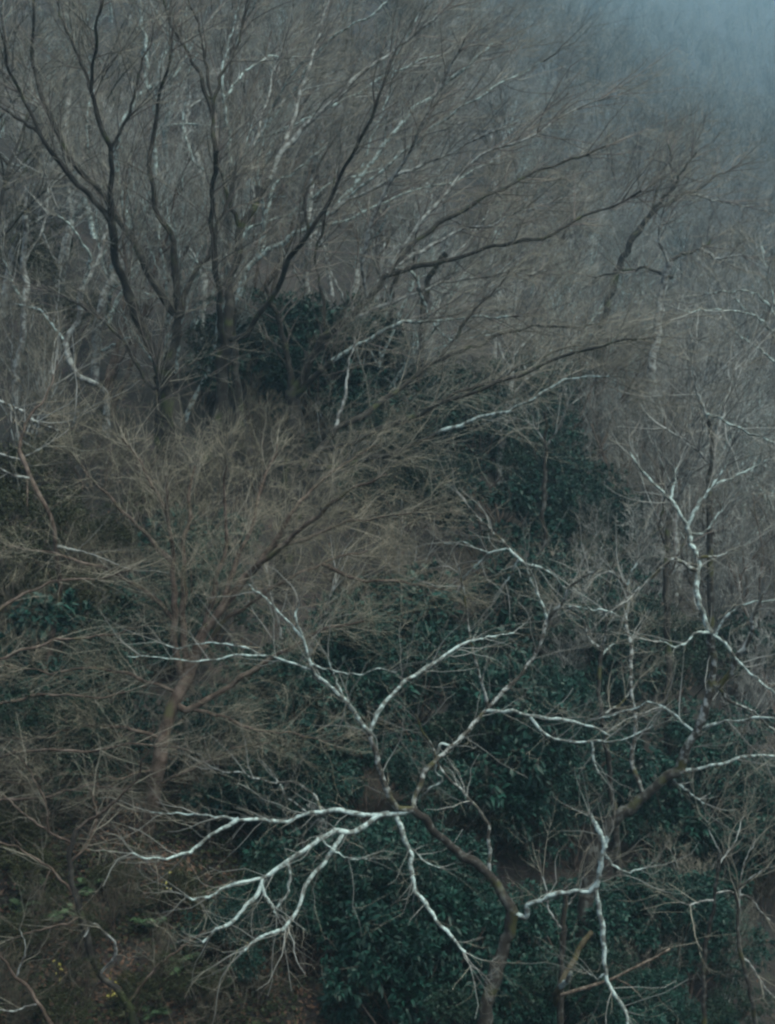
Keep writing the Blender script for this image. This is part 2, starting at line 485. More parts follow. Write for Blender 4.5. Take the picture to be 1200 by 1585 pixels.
# --- the lichen-covered tree in the foreground
traced_tree('lichen_tree', 'crooked foreground tree with white lichen limbs, dark trunk rising from the bottom edge', 25.0, [
    ('dim_bark', 12, 9.5, '750,1590 755,1550 765,1515 777,1475 787,1445 795,1412'),
    ('dim_bark', 10, 8, '795,1414 785,1395 770,1370 742,1340 717,1327 680,1295 660,1270 640,1255', 0.0),
    ('pale_bark', 5.8, 3.6, '642,1256 615,1260 580,1262 550,1260 515,1255 487,1257 465,1265 445,1275 420,1270 390,1270 370,1267'),
    ('mottled_bark', 6.5, 5.5, '636,1256 615,1252 597,1220 587,1190 580,1160 572,1135', -0.2),
    ('pale_bark', 5, 3, '572,1135 555,1110 540,1090 515,1065 490,1045 480,1025 470,990'),
    ('pale_bark', 3, 1.6, '470,990 457,955 462,935'),
    ('pale_bark', 2.8, 1.2, '470,990 445,960 415,930 385,905'),
    ('pale_bark', 2.8, 1.0, '485,1037 450,1027 415,1015 375,1002 335,995 300,997 275,1005 250,996'),
    ('pale_bark', 2.4, 1.0, '415,1015 370,1015 330,1022 290,1022 245,1017 195,1017'),
    ('pale_bark', 2.4, 1.6, '538,1085 530,1075 517,1045 512,1030 505,1012'),
    ('pale_bark', 2.4, 1.2, '482,1027 520,1040 560,1045 585,1035 615,1042'),
    ('pale_bark', 5, 3.4, '572,1135 585,1105 605,1077 635,1050 675,1025 710,1000'),
    ('pale_bark', 3, 1.4, '710,1000 730,992 765,985 797,980'),
    ('pale_bark', 3.0, 1.0, '370,1267 320,1262 265,1260 230,1256'),
    ('pale_bark', 4.8, 2.0, '370,1268 340,1285 320,1297 295,1317 275,1325 250,1331 220,1327 200,1320'),
    ('pale_bark', 6.4, 5, '602,1260 585,1263 565,1280 545,1290 520,1285 500,1297 470,1315 440,1340 407,1360', -0.3),
    ('pale_bark', 4.2, 2.2, '407,1360 375,1365 345,1377 325,1390 300,1391 287,1385', -0.2),
    ('pale_bark', 5, 3.2, '407,1362 400,1385 380,1405 360,1427 330,1442 315,1460', -0.3),
    ('pale_bark', 3.6, 2.4, '405,1370 412,1388 420,1400 430,1420', -0.2),
    ('pale_bark', 5, 3.8, '530,1288 510,1325 490,1350 472,1375 462,1405 450,1425 435,1440', -0.4),
    ('pale_bark', 3.8, 2.6, '435,1440 410,1447 390,1462 372,1477', -0.2),
    ('pale_bark', 3.4, 2.2, '450,1335 450,1357 445,1382 427,1405', -0.2),
    ('pale_bark', 2.4, 1.2, '500,1300 520,1320 545,1330 568,1329'),
    ('pale_bark', 6.2, 4.6, '614,1262 622,1285 627,1305 637,1320 637,1350 642,1382', -0.1),
    ('pale_bark', 5, 3.2, '642,1382 660,1397 675,1425 695,1445 720,1475', -0.3),
    ('pale_bark', 2.6, 1.2, '630,1308 655,1332 682,1345'),
    ('mottled_bark', 2.8, 1.2, '500,1256 487,1230 455,1212 425,1212 395,1205 375,1197 345,1195 320,1182'),
    ('mottled_bark', 2.6, 1.2, '515,1257 495,1265 465,1250 445,1237 435,1215 422,1195'),
    ('mottled_bark', 5.5, 4.5, '645,1258 640,1245 652,1210 665,1185 692,1165 725,1130 750,1098', 0.3),
    ('mottled_bark', 4.5, 3.6, '750,1098 770,1080 800,1050 825,1020 840,990 848,960', 0.2),
    ('pale_bark', 3.6, 2.0, '848,960 840,935 825,905 815,875'),
    ('mottled_bark', 3.6, 1.8, '848,960 855,950 872,930 880,910 900,895 925,882'),
    ('pale_bark', 3.0, 1.2, '815,870 790,850 755,855 720,840 687,840'),
    ('mottled_bark', 2.8, 1.2, '805,860 775,835 745,805 720,777'),
    ('pale_bark', 2.6, 1.6, '800,870 792,888 780,906'),
    ('pale_bark', 2.6, 1.6, '758,855 740,873 717,895'),
    ('pale_bark', 3.2, 1.6, '815,868 835,878 855,888 872,910'),
    ('pale_bark', 4.2, 2.6, '752,1097 790,1100 820,1110 860,1113 900,1120 925,1127 945,1140', -0.2),
    ('pale_bark', 3.6, 1.4, '820,1110 835,1130 860,1145 890,1149 920,1147 960,1147 995,1130 1015,1117', -0.3),
    ('pale_bark', 3.4, 2.6, '914,1148 918,1165 920,1180 926,1197'),
    ('mottled_bark', 3.4, 1.4, '752,1096 747,1060 740,1035 732,1010 727,985 722,945 717,905 710,875'),
    ('pale_bark', 3.6, 2.0, '700,1160 682,1152 677,1170 672,1190 685,1207 662,1222'),
    ('mottled_bark', 4, 1.6, '757,1358 757,1330 755,1275 730,1240 700,1207 682,1187 665,1150 642,1105'),
    ('pale_bark', 5.5, 4.5, '797,1412 815,1420 817,1402 835,1395 860,1385 890,1380 917,1380', -0.2),
    ('pale_bark', 6.4, 4.6, '917,1380 925,1365 930,1335 935,1315 942,1295'),
    ('pale_bark', 6, 4.4, '937,1312 930,1290 920,1272 912,1260'),
    ('pale_bark', 3.2, 1.4, '937,1318 950,1340 970,1350 1000,1345'),
    ('pale_bark', 6.2, 3.6, '922,1376 927,1400 934,1440 935,1480 940,1515 950,1540 967,1562 972,1590', -0.1),
    ('pale_bark', 2.4, 1.4, '938,1508 925,1515 912,1508'),
], dict(den1=3.6, len1=(0.35, 1.3), den2=3.2, len2=(0.2, 0.7), den3=3.4, len3=(0.1, 0.35), trop=(-0.02, 0, 0.03), ang=(25, 65), mat='twig_brown', bmat='twig_grey', wig=0.2, skip=2, rmax1=0.008, rmin=0.0022), 101, spread=0.4)

# --- leaning tree at the right, its pale crown above
traced_tree('leaning_tree', 'leaning mossy tree with forked pale upper limbs beside the right edge', 30.0, [
    ('dim_bark', 10, 7.5, '915,1330 945,1275 990,1240 1020,1215 1050,1192'),
    ('mottled_bark', 9, 7, '1050,1192 1065,1155 1080,1130 1090,1105 1100,1070 1105,1040 1100,1000 1102,980'),
    ('pale_bark', 6, 5, '1102,980 1095,970 1085,940 1077,910 1082,875 1072,845 1065,815'),
    ('pale_bark', 4.6, 1.8, '1065,815 1040,775 1015,750 995,730 975,700'),
    ('pale_bark', 3.0, 1.4, '1038,772 1045,745 1047,725'),
    ('pale_bark', 4.6, 2.0, '1065,815 1080,785 1105,750 1120,725 1127,712'),
    ('pale_bark', 2.8, 1.2, '1105,750 1145,735 1190,710'),
    ('pale_bark', 3.0, 1.4, '1068,826 1090,825 1110,800 1122,782'),
    ('mottled_bark', 4.4, 2.2, '1078,880 1042,865 1020,885 990,910 970,930'),
    ('mottled_bark', 3.2, 1.4, '1078,882 1080,865 1115,860 1150,846'),
    ('mottled_bark', 6, 3.0, '1102,1060 1115,1065 1130,1045 1140,1020 1155,1000 1165,975 1170,945 1190,905', -0.3),
    ('pale_bark', 3.4, 2.0, '1100,982 1120,995 1140,1020 1165,1045 1200,1075 1230,1100', -0.5),
    ('pale_bark', 3.2, 1.2, '1100,980 1075,980 1060,997 1045,1002 1022,990'),
    ('pale_bark', 3.6, 2.0, '1085,1132 1110,1120 1140,1115 1170,1110 1200,1111 1240,1105'),
    ('pale_bark', 4.0, 2.4, '1052,1195 1090,1190 1130,1180 1150,1170 1180,1169 1240,1168'),
    ('pale_bark', 3.6, 1.8, '1040,1205 1060,1220 1090,1245'),
    ('pale_bark', 3.4, 1.2, '1072,1134 1050,1110 1030,1095 1005,1087 970,1100 925,1115'),
    ('pale_bark', 3.0, 1.6, '1112,975 1125,955 1140,942 1170,930 1240,928'),
    ('mottled_bark', 4.6, 3.0, '1000,1235 980,1190 985,1120 975,1060 980,1000 970,970 970,910 950,890 940,882'),
    ('pale_bark', 2.6, 1.4, '970,912 982,880 990,860'),
    ('pale_bark', 2.6, 1.2, '970,960 945,945 915,943 880,938'),
    ('mottled_bark', 3.4, 1.6, '1105,1050 1130,1085 1165,1100 1210,1140'),
], dict(den1=2.4, len1=(0.5, 1.6), den2=3.0, len2=(0.3, 0.9), den3=3.2, len3=(0.15, 0.4), ang=(25, 65), mat='twig_brown', bmat='twig_grey', wig=0.15, skip=1, rmax1=0.012), 102, spread=0.45)

# --- patchy thin trunks
traced_tree('slender_tree', 'slender dim vertical trunk between the two foreground trees', 33.0, [
    ('dim_bark', 5, 3, '952,1260 945,1200 940,1150 930,1100 927,1050 930,1000'),
    ('mottled_bark', 3.0, 1.4, '930,1005 910,985 905,960 880,945'),
    ('pale_bark', 2.6, 1.2, '928,1012 945,1000 958,995'),
    ('mottled_bark', 3.0, 1.2, '930,1000 940,970 935,930 945,880'),
    ('mottled_bark', 2.6, 1.2, '933,1110 965,1085 985,1060'),
], dict(den1=3.0, len1=(0.6, 1.5), wig=0.15), 103)
traced_tree('slender_tree', 'straight dark pole-like trunk behind the forked pale tree at right', 38.0, [
    ('dark_bark', 6, 4, '1034,1120 1033,1020 1032,940 1032,865 1036,800'),
    ('dark_bark', 2.6, 1.0, '1032,860 1020,820 1030,770 1022,720'),
    ('dark_bark', 2.6, 1.0, '1034,900 1055,850 1075,790'),
], dict(den1=3.0, len1=(0.6, 1.6), mat='twig_brown', bmat='twig_dark'), 104)
traced_tree('slender_tree', 'thin dark trunk standing in the dark evergreens right of the picture centre', 42.0, [
    ('dim_bark', 4, 2.4, '842,860 843,790 843,730 845,680 843,640'),
    ('grey_bark', 2.2, 1.0, '843,680 820,655 790,645'),
    ('grey_bark', 2.2, 1.0, '845,690 870,655 880,620'),
], dict(den1=2.5, len1=(0.6, 1.6), mat='twig_grey', bmat='twig_grey'), 105)

# --- saplings at the bottom right
traced_tree('sapling', 'thin sapling with an arching crown at the bottom right', 26.0, [
    ('dim_bark', 4, 2.4, '1090,1590 1090,1515 1092,1460 1105,1410 1110,1360 1115,1320'),
    ('grey_bark', 2.4, 1.0, '1108,1390 1085,1395 1065,1402 1045,1390'),
    ('grey_bark', 2.4, 1.2, '1109,1384 1125,1380 1160,1390 1190,1425'),
    ('grey_bark', 2.0, 0.8, '1115,1320 1100,1290 1090,1260'),
    ('grey_bark', 2.0, 0.8, '1113,1335 1140,1300 1150,1262'),
], dict(den1=4.5, len1=(0.4, 1.3), den2=4, mat='twig_brown', bmat='twig_brown', wig=0.17, rmax1=0.008), 106)
traced_tree('sapling', 'bent sapling nearest the bottom right corner', 25.5, [
    ('dim_bark', 4, 2.2, '1172,1590 1160,1530 1145,1470 1140,1385 1160,1360'),
    ('grey_bark', 2.4, 1.0, '1143,1480 1165,1500 1185,1530 1215,1560'),
    ('grey_bark', 2.2, 1.0, '1141,1420 1150,1340 1170,1300'),
    ('grey_bark', 2.0, 0.8, '1150,1372 1185,1345 1210,1340'),
], dict(den1=4.5, len1=(0.4, 1.3), den2=4, mat='twig_brown', bmat='twig_brown', wig=0.17, rmax1=0.008), 107)
traced_tree('sapling', 'thin grey stem rising beside the mossy dead stump', 27.0, [
    ('dim_bark', 5, 4, '868,1530 870,1490 872,1450 875,1400 876,1370'),
    ('grey_bark', 2.4, 1.0, '875,1410 895,1380 905,1350'),
    ('grey_bark', 2.4, 1.0, '872,1440 850,1410 845,1375 838,1350'),
], dict(den1=3.0, len1=(0.3, 1.0), den2=3, bmat='twig_brown', rmax1=0.008), 108)

# --- the brown feathery tree at left
FW = dict(den1=10.0, len1=(0.4, 1.4), den2=6.5, len2=(0.25, 0.85), den3=6.0, len3=(0.1, 0.4), trop=(0.03, 0, 0.03), ang=(15, 62),
          mat='twig_warm', bmat='twig_brown', wig=0.15, skip=1, t0=0.1, rmin=0.0017, rmax1=0.006)
traced_tree('feathery_tree', 'brown tree with a dense fan of fine twigs at left, leaning reddish trunk', 28.5, [
    ('brown_bark', 13, 10, '203,1440 208,1372 217,1331 225,1289 235,1240 250,1150 265,1100 285,1050 300,1020'),
    ('brown_bark', 11, 5, '300,1020 320,975 345,935 380,895 420,850 450,800'),
    ('brown_bark', 8, 3, '285,1052 272,1020 270,950 268,880 262,800 255,740'),
    ('brown_bark', 8, 3, '290,1045 283,950 285,870 290,800 300,720'),
    ('brown_bark', 6, 2, '320,975 335,900 350,840 345,760 350,700'),
    ('brown_bark', 6, 2, '345,935 365,870 395,800 410,730 430,690'),
    ('brown_bark', 6, 2, '380,895 430,850 490,800 540,760 600,735'),
    ('brown_bark', 5, 2, '300,1020 350,960 420,910 500,870 570,850'),
    ('brown_bark', 7, 2.4, '290,1100 350,1065 395,1035 430,1015 480,985 560,960'),
    ('brown_bark', 4, 1.4, '305,1100 350,1110 390,1130 450,1135 520,1150'),
    ('brown_bark', 4, 1.2, '252,1140 195,1125 125,1125 50,1145 -20,1140', -0.4),
    ('brown_bark', 4, 1.2, '276,1070 200,1045 150,1035 80,1040 0,1030', -0.2),
    ('brown_bark', 5, 1.6, '268,960 220,910 160,880 90,860 10,845', 0.2),
    ('brown_bark', 5, 1.6, '266,870 220,820 180,780 140,740 110,700', 0.4),
    ('brown_bark', 4, 1.4, '262,800 235,750 215,710 190,680', 0.3),
    ('brown_bark', 3.4, 1.2, '245,1190 180,1205 110,1195 40,1215 -20,1210', -0.5),
    ('brown_bark', 3.4, 1.2, '240,1215 300,1190 360,1160 420,1150', -0.3),
    ('brown_bark', 4, 1.4, '420,850 460,840 530,810 590,800 650,790', -0.3),
    ('brown_bark', 4, 1.4, '450,800 490,750 530,720 580,690', 0.3),
    ('brown_bark', 4, 1.4, '500,870 560,900 620,900 700,915', -0.1),
], FW, 110, spread=0.5)

traced_tree('feathery_tree', 'second feathery tree at the left edge sending flat brown sprays over the dark shrubs', 27.0, [
    ('brown_bark', 9, 6, '-60,1420 -65,1300 -60,1200 -50,1120 -45,1050 -40,980'),
    ('brown_bark', 4, 1.2, '-60,1200 0,1170 60,1160 130,1165 210,1150 290,1160'),
    ('brown_bark', 4, 1.2, '-62,1260 0,1240 70,1235 140,1215 200,1225'),
    ('brown_bark', 4, 1.2, '-50,1120 0,1090 70,1075 150,1080 230,1060'),
    ('brown_bark', 4, 1.2, '-45,1050 20,1010 90,990 160,985 240,965'),
    ('brown_bark', 4, 1.2, '-40,980 20,930 80,900 150,895 210,880'),
    ('brown_bark', 4, 1.2, '-65,1320 0,1300 50,1270 90,1255'),
], dict(FW, den1=5.0, trop=(0.06, 0, 0.01), ang=(12, 45)), 113, spread=0.35)

# --- dark bent sapling at the bottom left
traced_tree('bent_sapling', 'dark bent sapling over the leaf litter at the bottom left', 24.5, [
    ('dark_bark', 6, 4, '204,1562 180,1530 158,1510 137,1460 125,1418 112,1364 108,1322 118,1285'),
    ('brown_bark', 3, 1.2, '117,1385 87,1352 54,1327 17,1306 -10,1304'),
    ('brown_bark', 3, 1.2, '112,1302 75,1289 42,1264 0,1227'),
    ('brown_bark', 3, 1.6, '118,1285 158,1256 192,1227 215,1200 220,1175 235,1160'),
    ('grey_bark', 3.4, 1.6, '158,1512 179,1481 177,1456 146,1431 130,1450'),
    ('brown_bark', 3.4, 1.6, '200,1550 233,1506 279,1468 320,1440'),
    ('brown_bark', 3, 1.4, '160,1514 146,1531 121,1577'),
    ('brown_bark', 2.6, 1.0, '125,1418 100,1430 60,1440 10,1455'),
    ('brown_bark', 2.6, 1.0, '110,1340 140,1300 150,1262 140,1220'),
    ('brown_bark', 2.6, 1.0, '75,1289 70,1240 50,1200 30,1170'),
], dict(den1=3.0, len1=(0.4, 1.2), den2=3.5, len2=(0.2, 0.6), den3=3, mat='twig_brown', bmat='twig_brown', wig=0.15, rmax1=0.008, trop=(-0.04, 0, 0.02)), 111)
traced_tree('bent_sapling', 'small grey sapling leaning in from the bottom left corner', 23.5, [
    ('brown_bark', 3.6, 1.6, '79,1585 54,1543 25,1514 0,1480 -15,1440'),
    ('grey_bark', 2.4, 1.0, '60,1550 20,1565 -20,1560'),
    ('grey_bark', 2.0, 0.8, '25,1514 40,1470 30,1430'),
], dict(den1=3.0, len1=(0.3, 0.9), den2=3, wig=0.15, rmax1=0.007), 112)

# --- the dark trees on the slope above
DW = dict(den1=2.6, len1=(0.9, 2.6), den2=3.2, len2=(0.5, 1.3), den3=3.6, len3=(0.25, 0.6), trop=(0.05, 0, 0.05), ang=(15, 52), mat='twig_brown', bmat='twig_dark', wig=0.13, skip=1, t0=0.2, rmin=0.0028, rmax1=0.016)
traced_tree('dark_tree', 'dark multi-stemmed tree left of centre, stems forking low and fanning to the top left', 40.0, [
    ('dark_bark', 19, 18, '272,720 268,690 265,650 260,600 257,580'),
    ('dark_bark', 11, 8, '252,590 250,575 235,535 215,495 195,445 180,400 172,340'),
    ('dark_bark', 6, 2.0, '172,340 172,280 172,225 155,190 140,140 145,75 150,35 165,-20'),
    ('dark_bark', 6, 2.0, '174,350 165,330 135,295 100,265 80,235 60,205 40,155 15,110 0,50'),
    ('dark_bark', 11, 9, '260,580 272,525 275,490', -0.2),
    ('dark_bark', 8, 3.0, '275,490 260,475 235,430 220,400 210,370 175,325 140,280 105,235 80,185 60,135 47,90 52,25 52,-20'),
    ('dark_bark', 7, 2.4, '276,490 275,450 270,420 272,370 245,325 235,280 232,240 245,160 262,90 270,30'),
    ('dark_bark', 6, 2.4, '277,492 280,485 290,450 310,410 330,380 345,330 365,270'),
    ('dark_bark', 3.4, 1.4, '60,205 30,185 0,165 -30,150'),
    ('dark_bark', 3.4, 1.4, '140,140 120,80 100,40 85,-10'),
    ('dark_bark', 3.4, 1.4, '172,225 200,180 215,110 240,50'),
    ('dark_bark', 6, 3, '246,700 243,650 245,590 240,555'),
    ('dark_bark', 3.6, 1.4, '235,600 200,540 165,500 120,470 60,440'),
], DW, 120, spread=0.45)
traced_tree('dark_tree', 'dark slim tree with a Y fork near the centre left, limbs reaching the top edge', 41.0, [
    ('dark_bark', 11, 10, '312,770 322,715 330,680 345,620 345,565 350,535'),
    ('dark_bark', 6.5, 4.5, '348,540 340,475 332,400 327,325 330,285 335,235'),
    ('dark_bark', 4.5, 2.0, '335,235 327,175 320,145 295,90 270,45 250,-10'),
    ('dark_bark', 3.4, 1.6, '327,150 315,75 305,30 285,-10'),
    ('dark_bark', 3.4, 1.6, '333,180 340,120 360,85 375,40 385,-10'),
    ('dark_bark', 9.5, 7, '350,535 354,490 355,450 365,400 372,360 395,320 415,280'),
    ('grey_bark', 6, 2.4, '415,280 440,230 480,190 530,145 570,105 620,70 680,20'),
    ('grey_bark', 4.4, 1.6, '440,232 460,165 475,115 495,50 512,-10'),
    ('dark_bark', 5, 2.4, '372,350 350,295 340,260 338,232'),
    ('dark_bark', 6, 2.4, '352,530 380,520 420,460 450,400 480,360 510,310 530,265 555,215 575,180 600,120', -0.5),
    ('dark_bark', 3.4, 1.4, '480,360 470,310 490,270 500,240'),
    ('grey_bark', 3.4, 1.4, '395,320 390,260 400,200 420,130 440,60'),
], DW, 121, spread=0.45)
traced_tree('pale_tree', 'pale grey tree with one bright bent trunk sweeping to the upper right', 44.0, [
    ('dark_bark', 6.5, 6, '368,600 363,560 362,525 360,475'),
    ('pale_bark', 6.5, 5, '360,475 375,435 392,400 430,380 480,350 515,325'),
    ('pale_bark', 5.5, 3, '515,325 550,285 575,250 600,220 640,170 700,120 760,70'),
    ('pale_bark', 4, 1.8, '400,396 422,290 465,260 500,230 530,200'),
    ('pale_bark', 3.4, 1.4, '515,325 600,255 680,190 760,140 850,90'),
    ('pale_bark', 3.0, 1.4, '480,350 540,340 620,300 700,280 780,240'),
    ('pale_bark', 3.4, 1.4, '392,400 410,330 400,250 420,170 470,90'),
    ('pale_bark', 3.0, 1.4, '550,285 580,200 600,150 612,90 650,20'),
    ('grey_bark', 4, 1.8, '490,345 560,300 640,260 720,225 800,190'),
    ('grey_bark', 4, 1.6, '368,445 350,400 345,360 340,330'),
    ('grey_bark', 4, 1.6, '372,440 360,350 372,260 400,200 450,150 500,130'),
], dict(DW, mat='twig_brown', bmat='twig_grey', trop=(0.07, 0, 0.04)), 122, spread=0.4)
traced_tree('dark_tree', 'dark tree at the picture centre with limbs sweeping far to the right', 42.0, [
    ('dark_bark', 13, 11, '452,720 458,680 456,640 452,605'),
    ('dark_bark', 7, 4, '452,605 448,570 440,525 425,480 410,440'),
    ('dark_bark', 9, 6, '454,610 470,580 495,530 540,495 570,460 600,425', -0.2),
    ('dark_bark', 5, 2.0, '600,425 635,385 675,345 725,320 790,285 825,270 880,250 950,220'),
    ('grey_bark', 4, 1.6, '600,425 620,390 650,345 690,300 740,245 790,225 825,210 880,175 945,145'),
    ('grey_bark', 4, 1.6, '605,420 660,385 715,355 765,345 800,330 860,310'),
    ('dark_bark', 5, 2.0, '602,424 650,412 700,400 765,380 840,370 880,350 910,330 950,320 995,295'),
    ('dark_bark', 6.5, 5.5, '456,618 470,600 488,582 515,560', -0.4),
    ('pale_bark', 4.6, 2, '515,560 545,540 600,510 650,498 720,492 800,488', -0.3),
    ('pale_bark', 3.6, 1.8, '606,418 620,415 640,425 650,455 665,490 685,520 710,530'),
    ('grey_bark', 4, 1.6, '570,460 560,400 580,340 600,290 640,230 680,140 720,60'),
    ('dark_bark', 3.6, 1.6, '495,530 500,470 490,400 500,340 520,260'),
    ('grey_bark', 3.6, 1.4, '540,495 600,470 680,440 760,430 850,420'),
], dict(DW, trop=(0.05, 0, 0.03), den1=3.2, wig=0.16, ang=(18, 60)), 123, spread=0.45)
traced_tree('spreading_tree', 'low tree with long parallel limbs spreading right across the dark evergreens', 38.0, [
    ('dark_bark', 12, 9, '445,800 455,770 470,730'),
    ('dark_bark', 7, 4.5, '470,730 500,695 520,665 560,645 600,615 640,585 680,555'),
    ('dark_bark', 4, 1.6, '680,555 705,520 725,490 765,450 790,420'),
    ('dark_bark', 4.4, 1.6, '682,555 735,535 775,517 825,505 880,505 930,500'),
    ('dark_bark', 6, 2.0, '495,700 545,685 600,660 665,630 730,610 775,590 820,575 880,545 950,530 1000,525', -0.2),
    ('dark_bark', 5, 4.4, '475,728 540,718 600,705 675,670', -0.3),
    ('pale_bark', 4.4, 1.6, '675,670 740,647 780,640 830,615 855,595 880,585 945,580', -0.4),
    ('dark_bark', 4, 1.6, '600,660 660,640 700,610 760,590 820,560 900,530', 0.3),
    ('grey_bark', 3.6, 1.4, '520,668 535,610 540,560 550,520'),
], dict(DW, trop=(0.06, 0, 0.01), den1=3.4, bmat='twig_brown', rmax1=0.011, wig=0.17, ang=(18, 65)), 124, spread=0.4)

SW = dict(DW, den1=2.4, wig=0.16, trop=(0.03, 0, 0.05))
for sd_, lab, d_, L_ in [
    (150, 'slim dark upright trunk right of the central dark tree, above the evergreen thicket', 48.0, [('dark_bark', 6, 4.5, '648,690 650,560 655,480 665,430 690,395'), ('dark_bark', 3.2, 1.2, '655,480 640,420 645,350'), ('grey_bark', 3.2, 1.2, '665,430 720,380 760,320')]),
    (151, 'slim dark upright trunk just behind the sweeping central limbs', 50.0, [('dark_bark', 6, 4, '603,660 605,540 608,470 615,410'), ('dark_bark', 3.2, 1.2, '615,410 640,340 650,270'), ('grey_bark', 3.2, 1.2, '608,470 580,400 575,330')]),
    (152, 'dim grey trunk rising between the two central dark trees', 50.0, [('grey_bark', 6, 4, '470,640 472,540 475,460 478,380 482,300 490,220'), ('grey_bark', 3.2, 1.2, '478,380 520,310 545,240'), ('grey_bark', 3.2, 1.2, '475,450 440,390 425,320')]),
    (153, 'dim grey trunk behind the slim dark Y-forked tree', 49.0, [('grey_bark', 6, 4, '312,650 310,560 316,470 325,390 318,300 300,220'), ('grey_bark', 3.4, 1.2, '318,440 290,380 280,310 260,250'), ('pale_bark', 3.4, 1.2, '325,390 345,310 380,240 390,170')]),
    (154, 'grey bowed trunk right of the Y-forked tree, curving over the slope', 52.0, [('grey_bark', 6, 4, '540,650 530,570 540,480 565,390 575,330'), ('pale_bark', 3.4, 1.2, '565,390 600,330 590,250 600,180'), ('grey_bark', 3.2, 1.2, '540,480 510,420 505,350')]),
    (155, 'thin grey trunk at upper left between the dark stem fans', 52.0, [('grey_bark', 5.5, 3.6, '95,640 90,540 98,440 110,340 100,240 108,140'), ('grey_bark', 3.2, 1.2, '98,440 70,370 60,290'), ('pale_bark', 3.2, 1.2, '110,340 140,270 135,190 150,110')]),
]:
    traced_tree('slender_tree', lab, d_, L_, SW, sd_)

traced_tree('pale_tree', 'pale tree with many bright limbs crossing behind the slim Y-forked dark tree', 46.0, [
    ('dark_bark', 6.5, 5, '352,600 350,480 352,400 356,330 362,262'),
    ('pale_bark', 5, 3.6, '362,262 380,235 400,215 420,185 435,160'),
    ('pale_bark', 4, 1.6, '435,160 470,120 510,60 570,25 620,-10'),
    ('pale_bark', 4, 1.6, '400,215 440,200 510,170 550,145 600,115 680,85'),
    ('pale_bark', 4, 1.8, '362,262 352,190 345,100 360,40 372,-10'),
    ('pale_bark', 3.4, 1.4, '350,150 370,122 415,85 455,90'),
    ('pale_bark', 3.6, 1.6, '356,330 330,280 300,250 285,200 290,140'),
    ('pale_bark', 3.6, 1.6, '352,400 390,350 450,330 520,280 590,262'),
    ('grey_bark', 3.6, 1.4, '435,160 430,100 450,40 455,-10'),
    ('pale_bark', 3.4, 1.4, '351,440 300,400 262,380 230,340 215,290'),
], dict(DW, den1=1.6, den2=2.4, mat='twig_brown', bmat='twig_grey', wig=0.16), 156, spread=0.4)

# --- pale crooked trees at the left
PW = dict(den1=2.6, len1=(0.7, 1.9), den2=3.0, len2=(0.4, 1.0), den3=3.0, len3=(0.2, 0.5), mat='twig_brown', bmat='twig_grey', wig=0.15, rmin=0.0042, rmax1=0.014)
traced_tree('pale_tree', 'pale S-shaped crooked tree at the left, stem kinked above the brush', 44.0, [
    ('grey_bark', 5, 4.4, '165,640 165,605 120,585 107,560 102,530 120,495 125,450'),
    ('grey_bark', 5, 3, '125,450 150,410 165,360 170,310'),
    ('pale_bark', 4, 1.6, '128,445 140,400 120,360 90,330'),
    ('pale_bark', 3, 1.2, '102,530 80,500 60,480 20,470'),
], PW, 130)
traced_tree('pale_tree', 'tall pale trunk with lichen patches behind the dark multi-stemmed tree', 47.0, [
    ('grey_bark', 7.5, 7, '138,680 140,640 145,590 150,520 160,460 180,425 205,390'),
    ('pale_bark', 7, 4.5, '205,390 195,330 180,270 180,225 190,185 215,150 240,130'),
    ('pale_bark', 4.5, 3, '230,138 228,90 220,30 212,-20'),
    ('pale_bark', 5.5, 3.5, '200,360 225,320 240,270 237,200 242,140 260,60 262,-10'),
    ('pale_bark', 4, 1.8, '160,460 200,420 230,400'),
    ('pale_bark', 4, 2, '150,545 185,530 210,520'),
], PW, 131)
traced_tree('pale_tree', 'thin pale upright trunk close to the left edge above the brush', 45.0, [
    ('grey_bark', 6, 4, '25,640 28,565 37,515 38,460 37,400 42,330'),
    ('pale_bark', 3.4, 1.6, '37,470 20,440 5,400'),
    ('grey_bark', 3, 1.4, '38,410 60,370 75,320 70,260'),
], PW, 132)
traced_tree('pale_tree', 'brown crooked stem down the left edge through the brown twigs', 30.0, [
    ('brown_bark', 5, 3.5, '60,1330 75,1200 72,1080 78,1000 90,920 92,875 80,815 60,770 30,700'),
    ('brown_bark', 3.4, 1.6, '30,700 40,650 70,620 90,560'),
    ('grey_bark', 3.4, 1.6, '85,845 110,850 150,860'),
    ('grey_bark', 3, 1.4, '50,745 20,735 -10,720'),
    ], dict(PW, mat='twig_warm', rmin=0.003), 133)
traced_tree('pale_tree', 'pale curved stem hanging low at the left edge over the brush', 33.0, [
    ('dark_bark', 4, 3, '10,900 -10,800 -20,700 -15,630'),
    ('mottled_bark', 3.4, 2.6, '-15,622 0,620 30,635 60,655 90,667 112,660 117,645'),
    ('grey_bark', 3, 1.4, '-12,700 30,710 70,690'),
], dict(PW, mat='twig_warm', rmin=0.003), 134)
traced_tree('pale_tree', 'pale trunk stub standing behind the feathery twigs at centre left', 33.0, [
    ('grey_bark', 9, 7, '430,1150 445,1100 455,1070 468,1040 480,1005'),
    ('grey_bark', 4, 1.8, '478,1010 500,960 520,900'),
    ('grey_bark', 4, 1.8, '455,1070 440,1010 430,960'),
], dict(PW, mat='twig_warm', rmin=0.003), 135)

